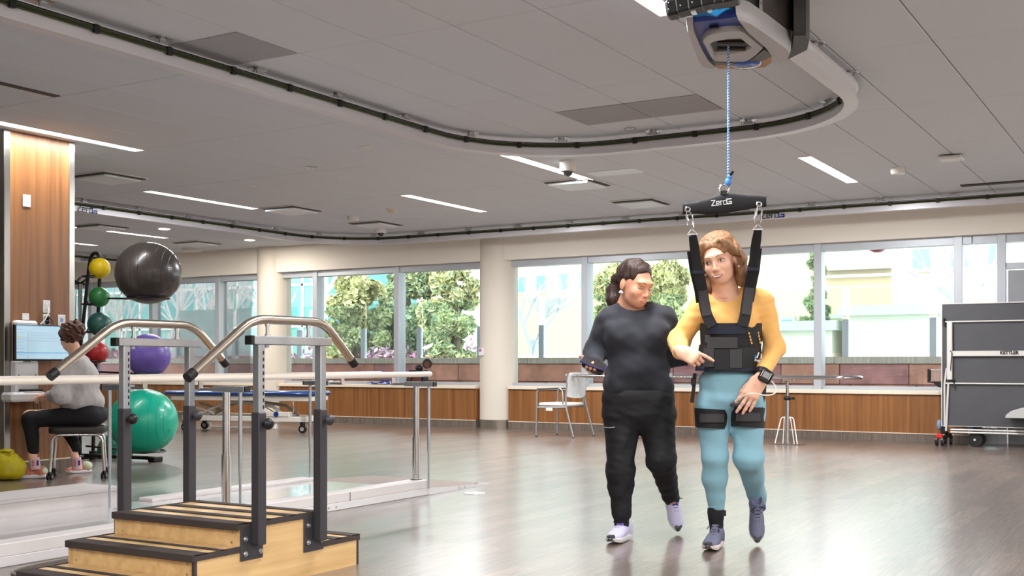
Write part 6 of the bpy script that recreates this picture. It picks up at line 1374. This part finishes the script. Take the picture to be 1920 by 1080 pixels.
belt(688, 697, 63.5, 65, .147, .152, 1368, 1368, 'belt_lower_edge', M_harn, tilt=2)
def pad(x0, x1, y0, y1, d, m, name, curve=0, parent=None, th=.006, cx=1369):
    rings = []
    for u in np.linspace(0, 1, 7):
        px = x0+(x1-x0)*u; dd = d+curve*((px-cx)/60)**2
        rings.append([p(px, y0, dd), p(px, y1, dd), p(px, y1, dd+th*2), p(px, y0, dd+th*2)])
    return MB().loft(rings).build(name, m, parent or HV, True, 30)
pad(1327, 1398, 609, 626, -.152, M_harn, 'chest_closure', .05); pad(1326, 1383, 632, 653, -.147, M_harg, 'velcro_flap', .05)
pad(1319, 1339, 653, 688, -.158, M_harg, 'velcro_pad', .06); pad(1369, 1391, 655, 690, -.160, M_harg, 'velcro_pad', .03); pad(1340, 1369, 655, 693, -.157, M_har, 'front_panel', .03); pad(1322, 1332, 628, 642, -.135, M_harg, 'velcro_pad', .03)
# logo on the belt: a small white and blue mark with lettering
lg = p(1421, 664, -.112)
def lgM(px, py, s=1): return WORLD[HV.name] @ basis(p(px, py, -.118), p(px+6, py+1, -.118+.02)-p(px, py, -.118), (0, 0, 1))
MB().prism([(-.012, -.016), (-.004, -.016), (.010, .016), (.003, .016)], 0, .002, M=lgM(1421, 666)).build('logo_mark', M_logow, HV); MB().prism([(-.020, -.014), (-.010, -.018), (-.004, -.006), (-.012, .004)], 0, .002, M=lgM(1419, 667)).build('logo_mark', mat('logo_sky', srgb(40, 150, 220), .5), HV); MB().prism([(.012, -.016), (.019, -.016), (.019, .004), (.012, .012)], 0, .002, M=lgM(1424, 666)).build('logo_mark', M_logow, HV)
text_mesh('logo_lettering', 'Aretech', .022, M_logow, HV, lgM(1422, 676), extrude=.0008)
for k in range(4): MB().cyl(p(1404+1.6*k, 623+6*k, -.128), p(1405+1.6*k, 627+6*k, -.127), .0042, n=6).build('orange_lacing', M_org, HV, True)
for k in range(4): MB().cyl(p(1421+1.3*k, 622+6*k, -.07), p(1422+1.3*k, 626+6*k, -.068), .0042, n=6).build('orange_lacing', M_org, HV, True)
# shoulder straps up to the carabiners
Wi = WORLD[HV.name].inverted()
c0, c1 = Wi @ CARA[0], Wi @ CARA[1]
sL = [c0+Vector((.004, 0, -.03)), p(1303, 470, -.24), p(1309, 510, -.20), p(1317, 545, -.14), p(1320, 567, -.125), p(1325, 592, -.135), p(1336, 612, -.145)]
sR = [c1+Vector((.0, 0, -.03)), p(1416, 465, -.24), p(1412, 505, -.20), p(1405, 540, -.13), p(1401, 565, -.125), p(1398, 590, -.135), p(1392, 612, -.145)]
for pts, s_ in ((sL, -1), (sR, 1)):
    sm = [pts[0]]+[v for v in rounded(pts, .05, 3)[1:]]
    MB().tube(sm, [.7 if i < 1 else (.85 if v.z > 1.52 else 1.0) for i, v in enumerate(sm)], 12, flat=(.030, .007), up=(0, -1, .15)).build('shoulder_strap', M_har, HV, True)
    MB().tube([v+Vector((0, -.009, 0)) for v in pts[3:6]], 1, 10, flat=(.026, .005), up=(0, -1, .15)).build('strap_pad', M_harg, HV, True)
    MB().tube([v+Vector((s_*.028, .02, 0)) for v in pts[1:5]], 1, 10, flat=(.012, .006), up=(0, -1, .15)).build('back_strap', M_har, HV, True)
    MB().box(-.030, .030, -.012, .012, -.012, .012, M=Matrix.Translation(pts[2]), b=.004).build('strap_keeper', M_harn, HV, True, 0)
    cc = Wi @ CARA[0 if s_ < 0 else 1]; MB().tube([cc+Vector((0, 0, .002)), pts[0]+Vector((-.026, 0, .004)), pts[0]+Vector((.026, 0, .004))], .0038, 8, closed=True).build('strap_triangle', M_logow, HV, True)
    MB().tube([p(1369+s_*50, 592, .05), p(1369+s_*53, 560, .09), p(1369+s_*46, 540, .07), pts[3]+Vector((s_*.02, .05, .02))], 1, 10, flat=(.024, .006), up=(s_*.6, .6, .3)).build('rear_strap', M_har, HV, True)
# thigh straps
def thigh(cx, py0, py1, rx, dcy, m=M_har, dx=0):
    rings = [[p(cx+dx*(t_-.5)+rx*(1-.06*t_)*math.cos(a), py0+(py1-py0)*t_+2*math.cos(a), dcy+(rx*(1-.06*t_)*.0036)*math.sin(a)) for a in np.linspace(0, 2*PI, 33)[:-1]] for t_ in np.linspace(0, 1, 4)]
    return MB().loft(rings).build('thigh_strap', m, HV, True, 60)
thigh(1335, 767, 803, 33.5, -.015); thigh(1402, 763, 801, 34, -.022)
pad(1312, 1358, 776, 792, -.146, M_harg, 'thigh_webbing', .22, cx=1335); pad(1380, 1426, 774, 790, -.154, M_harg, 'thigh_webbing', .22, cx=1402)
MB().tube([p(1303, 700, -.02), p(1300, 735, -.03), p(1297, 755, -.03)], 1, 8, flat=(.010, .003), up=(0, -1, 0)).build('hanging_strap', M_har, HV, True); MB().box(-.012, .012, -.008, .008, -.02, .02, M=Matrix.Translation(p(1300, 716, -.03)), b=.004).build('buckle', M_black, HV, True, 0)
MB().tube([p(1432, 700, -.02), p(1430, 735, -.05), p(1424, 765, -.085)], 1, 8, flat=(.024, .004), up=(.5, -1, 0)).build('side_strap', M_har, HV, True)

# wrist monitor with finger clip
wm = thing('wrist_monitor', 'black wrist monitor with grey screen and white lead to a finger clip', 'monitor', WORLD[B.root.name] @ p(1437, 706, -.14), YAW)
WORLD[wm.name] = Matrix.Translation(wm.location) @ Matrix.Rotation(YAW, 4, 'Z'); TO = lambda v: WORLD[B.root.name] @ Vector(v)
dirw = (p(1440, 695, -.07)-p(1424, 712, -.10)); Mw = basis(TO(p(1436, 705, -.205)), WORLD[B.root.name].to_3x3() @ Vector((.80, -.25, -.45)), WORLD[B.root.name].to_3x3() @ Vector((.45, -.1, .85)))
MB().box(-.034, .034, -.036, .036, -.012, .010, M=Mw, b=.010).build('case', M_black, wm); MB().box(-.017, .017, -.010, .022, .0095, .0112, M=Mw).build('screen', mat('lcd_grey', srgb(150, 150, 144), .3), wm, smooth=0)
for xx in (-.024, .022): MB().box(xx-.0015, xx+.0015, -.012, .024, .0095, .0112, M=Mw).build('print_line', M_logow, wm, smooth=0)
ax0, ax1 = p(1433, 696, -.13), p(1427, 706, -.15); bd = (ax1-ax0).normalized(); u_, w_ = MB().frame_of(bd)
MB().tube([TO((ax0+ax1)/2+u_*.042*math.cos(a)+w_*.040*math.sin(a)) for a in np.linspace(0, 2*PI, 29)[:-1]], 1, 8, closed=True, flat=(.004, .017), up=[WORLD[B.root.name].to_3x3() @ bd]*28).build('strap', M_black, wm)
tip = tipsL[0][0]; tdir = tipsL[0][1]
MB().tube([TO(v) for v in bez(p(1446, 714, -.20), p(1466, 735, -.21), p(1452, 745, -.24), p(1425, 740, -.25))+bez(p(1425, 740, -.25), p(1408, 735, -.26), p(1398, 738, -.25), tip-tdir*.01+Vector((0, -.012, .006)))[1:]], .0036, 8).build('lead', mat('lead_white', srgb(238, 228, 214), .5), wm)
Mc = basis(TO(tip-tdir*.002), WORLD[B.root.name].to_3x3() @ tdir, WORLD[B.root.name].to_3x3() @ Vector((0, -1, 0))); MB().box(-.024, .024, -.014, .014, -.013, .013, M=Mc, b=.006).build('finger_clip', mat('clip_grey', srgb(96, 98, 106), .4), wm)

# ------------------------------------------------------------------ seated person at the monitor
S = Person('person', 'person in grey sweatshirt and black leggings sitting on the stool at the monitor', 150, 10.12); p = S.p
M_grey = mat('sweatshirt_grey', srgb(176, 172, 170), .85, bump=.08, bscale=300); M_leg = mat('leggings_black', srgb(20, 19, 21), .8)
hc = p(132, 634, .02); Rh = Matrix.Rotation(R(-118), 4, 'Z') @ Matrix.Rotation(R(14), 4, 'X'); hs = .98
fd, T, Rm = head_field(hc, Rh, hs, h=.004)
fd.cap(p(137, 652, .02), p(146, 672, .02), .052, .065, .03)
core = Field((-.75, -.4, .0), (.35, .5, 1.2), .013)
core.ell(p(150, 715), (.13, .16, .22), .05); core.cap(p(165, 778, -.08), p(55, 781, -.16), .075, .055, .03); core.cap(p(55, 781, -.16), p(63, 872, -.14), .05, .035, .03); core.cap(p(165, 780, .10), p(118, 786, .12), .075, .055, .03); core.cap(p(118, 786, .12), p(143, 866, .12), .05, .035, .03)
core.cap(p(128, 680, -.10), p(112, 748, -.20), .045, .038, .03); core.cap(p(112, 748, -.20), p(90, 741, -.10), .038, .03, .03)
hR, tipsR, TR = hand_field(p(92, 740, -.10), Vector((-.9, .35, -.1)), Vector((0, -.3, 1)), False, [(25, 30, 20)]*4, h=.0035)
body = join_fields('body', [fd, core, hR], M_skin2, S.root)
M_hair3 = mat('hair_auburn', srgb(74, 42, 26), .5, noise=.45, nscale=14, bump=.5, bscale=50)
hf = Field(Vector(hc)-Vector((.2, .2, .2)), Vector(hc)+Vector((.22, .22, .22)), .0042)
hf.ell(T((0, .034, .042)), (.100, .112, .100), .02, Rm); hf.ell(T((0, -.095, -.03)), (.08, .08, .10), .012, Rm, 'sub'); hf.ell(T((0, .0, -.115)), (.12, .13, .06), .012, Rm, 'sub'); hf.ell(T((.085, .0, -.01)), (.025, .02, .03), .01, Rm, 'sub'); hf.ell(T((-.085, .0, -.01)), (.025, .02, .03), .01, Rm, 'sub')
hf.ell(T((0, .09, .06)), (.074, .068, .068), .02, Rm); hf.wob(.010, 60, 8); hf.wob(.005, 120, 9); join_fields('hair', [hf], M_hair3, S.root)
gs = Field((-.45, -.42, .42), (.34, .40, 1.18), .0075)
gs.cap(p(140, 682, -.13), p(150, 682, .15), .075, .075, .06); gs.ell(p(150, 712, .0), (.165, .20, .19), .06); gs.ell(p(153, 752, .0), (.19, .20, .12), .06)
gs.cap(p(132, 684, -.14), p(112, 742, -.24), .078, .075, .05); gs.cap(p(112, 742, -.24), p(94, 741, -.12), .072, .045, .03); gs.cap(p(150, 684, .16), p(140, 742, .24), .075, .07, .05)
gs.wob(.007, 24, 51); gs.wob(.003, 60, 52); gs.ell(p(139, 655, .02), (.075, .085, .05), .015, None, 'sub'); gs.half(p(150, 772, 0), (0, 0, -1), .01); join_fields('sweatshirt', [gs], M_grey, S.root)
lg_ = Field((-.75, -.40, .16), (.32, .40, .66), .0075)
lg_.ell(p(168, 778, .0), (.16, .20, .10), .05); lg_.cap(p(165, 780, -.10), p(60, 786, -.17), .098, .070, .04); lg_.cap(p(56, 786, -.17), p(63, 845, -.145), .068, .046, .03); lg_.cap(p(165, 782, .10), p(120, 790, .12), .095, .07, .04); lg_.cap(p(120, 790, .12), p(143, 842, .12), .066, .046, .03)
lg_.wob(.003, 24, 61); lg_.half(p(60, 851, -.145), (0, 0, -1), .004); join_fields('leggings', [lg_], M_leg, S.root)
M_sock = mat('sock_pale_pink', srgb(222, 186, 186), .8); M_peach = mat('shoe_peach', srgb(206, 128, 104), .6); M_mint = mat('shoe_mint', srgb(206, 216, 184), .6); M_sockr = mat('sock_red', srgb(190, 60, 66), .8); M_sockb = mat('sock_blue_print', srgb(60, 60, 170), .8)
for ax_, d_ in ((65, -.142), (143, .12)):
    sk = MB().cyl(p(ax_-.5, 858, d_), p(ax_+1.5, 880, d_), .042, .045, n=22).build('sock', M_sock, S.root, True)
    for k in range(4): MB().box(-.010, .010, -.002, .002, -.003, .003, M=Matrix.Translation(p(ax_-3, 864+3*k, d_-.0445))).build('sock_print', M_sockr, sk, True, 0)
    MB().box(-.008, .008, -.002, .002, -.022, .022, M=Matrix.Translation(p(ax_+5.5, 868, d_-.036))).build('sock_print', M_sockb, sk, True, 0)
toeA = gp(S, 26, 897); toeA.z = 0; heelA = toeA+Vector((.275, .02, 0)); s1 = shoe(S, heelA, toeA, (0, 0, 1), (M_peach, M_sole, None, M_black, M_peach), laces=False)
MB().sphere(heelA+Vector((-.045, 0, .062)), .050, 20, 12, (1.15, .83, .85)).build('heel_cup', M_mint, s1, True)
toeB = gp(S, 121, 889); toeB.z = 0; toeB += Vector((0, .02, 0)); heelB = toeB+Vector((.17, .16, 0)); s2 = shoe(S, heelB, toeB, (0, 0, 1), (M_peach, M_sole, None, M_black, M_peach), laces=False)
MB().sphere(heelB+Vector((-.03, -.028, .062)), .050, 20, 12, (1.1, .95, .85)).build('heel_cup', M_mint, s2, True)

# yellow bag on the floor by the pillar
q = G(18, 900); yb = thing('yellow_bag', 'crumpled mustard yellow bag on the floor beside the seated person', 'bag', q, YAW)
ybf = Field((-.30, -.22, -.01), (.22, .22, .36), .007)
ybf.ell((-.03, 0, .10), (.17, .12, .12), .03); ybf.ell((-.06, .0, .18), (.11, .09, .08), .04); ybf.cap((-.10, 0, .23), (.02, -.02, .245), .03, .025, .02); ybf.half((0, 0, .001), (0, 0, -1), .01); ybf.wob(.010, 22, 71); ybf.wob(.004, 55, 72); ybf.half((0, 0, .002), (0, 0, -1), .006)
join_fields('sack', [ybf], mat('bag_mustard', srgb(188, 172, 16), .5), yb)
MB().tube([(-.08, -.03, .24), (-.03, -.05, .262), (.04, -.05, .255)], 1, 8, flat=(.02, .005), up=(0, -.6, 1)).build('top_fold', MATS['bag_mustard'], yb, True)
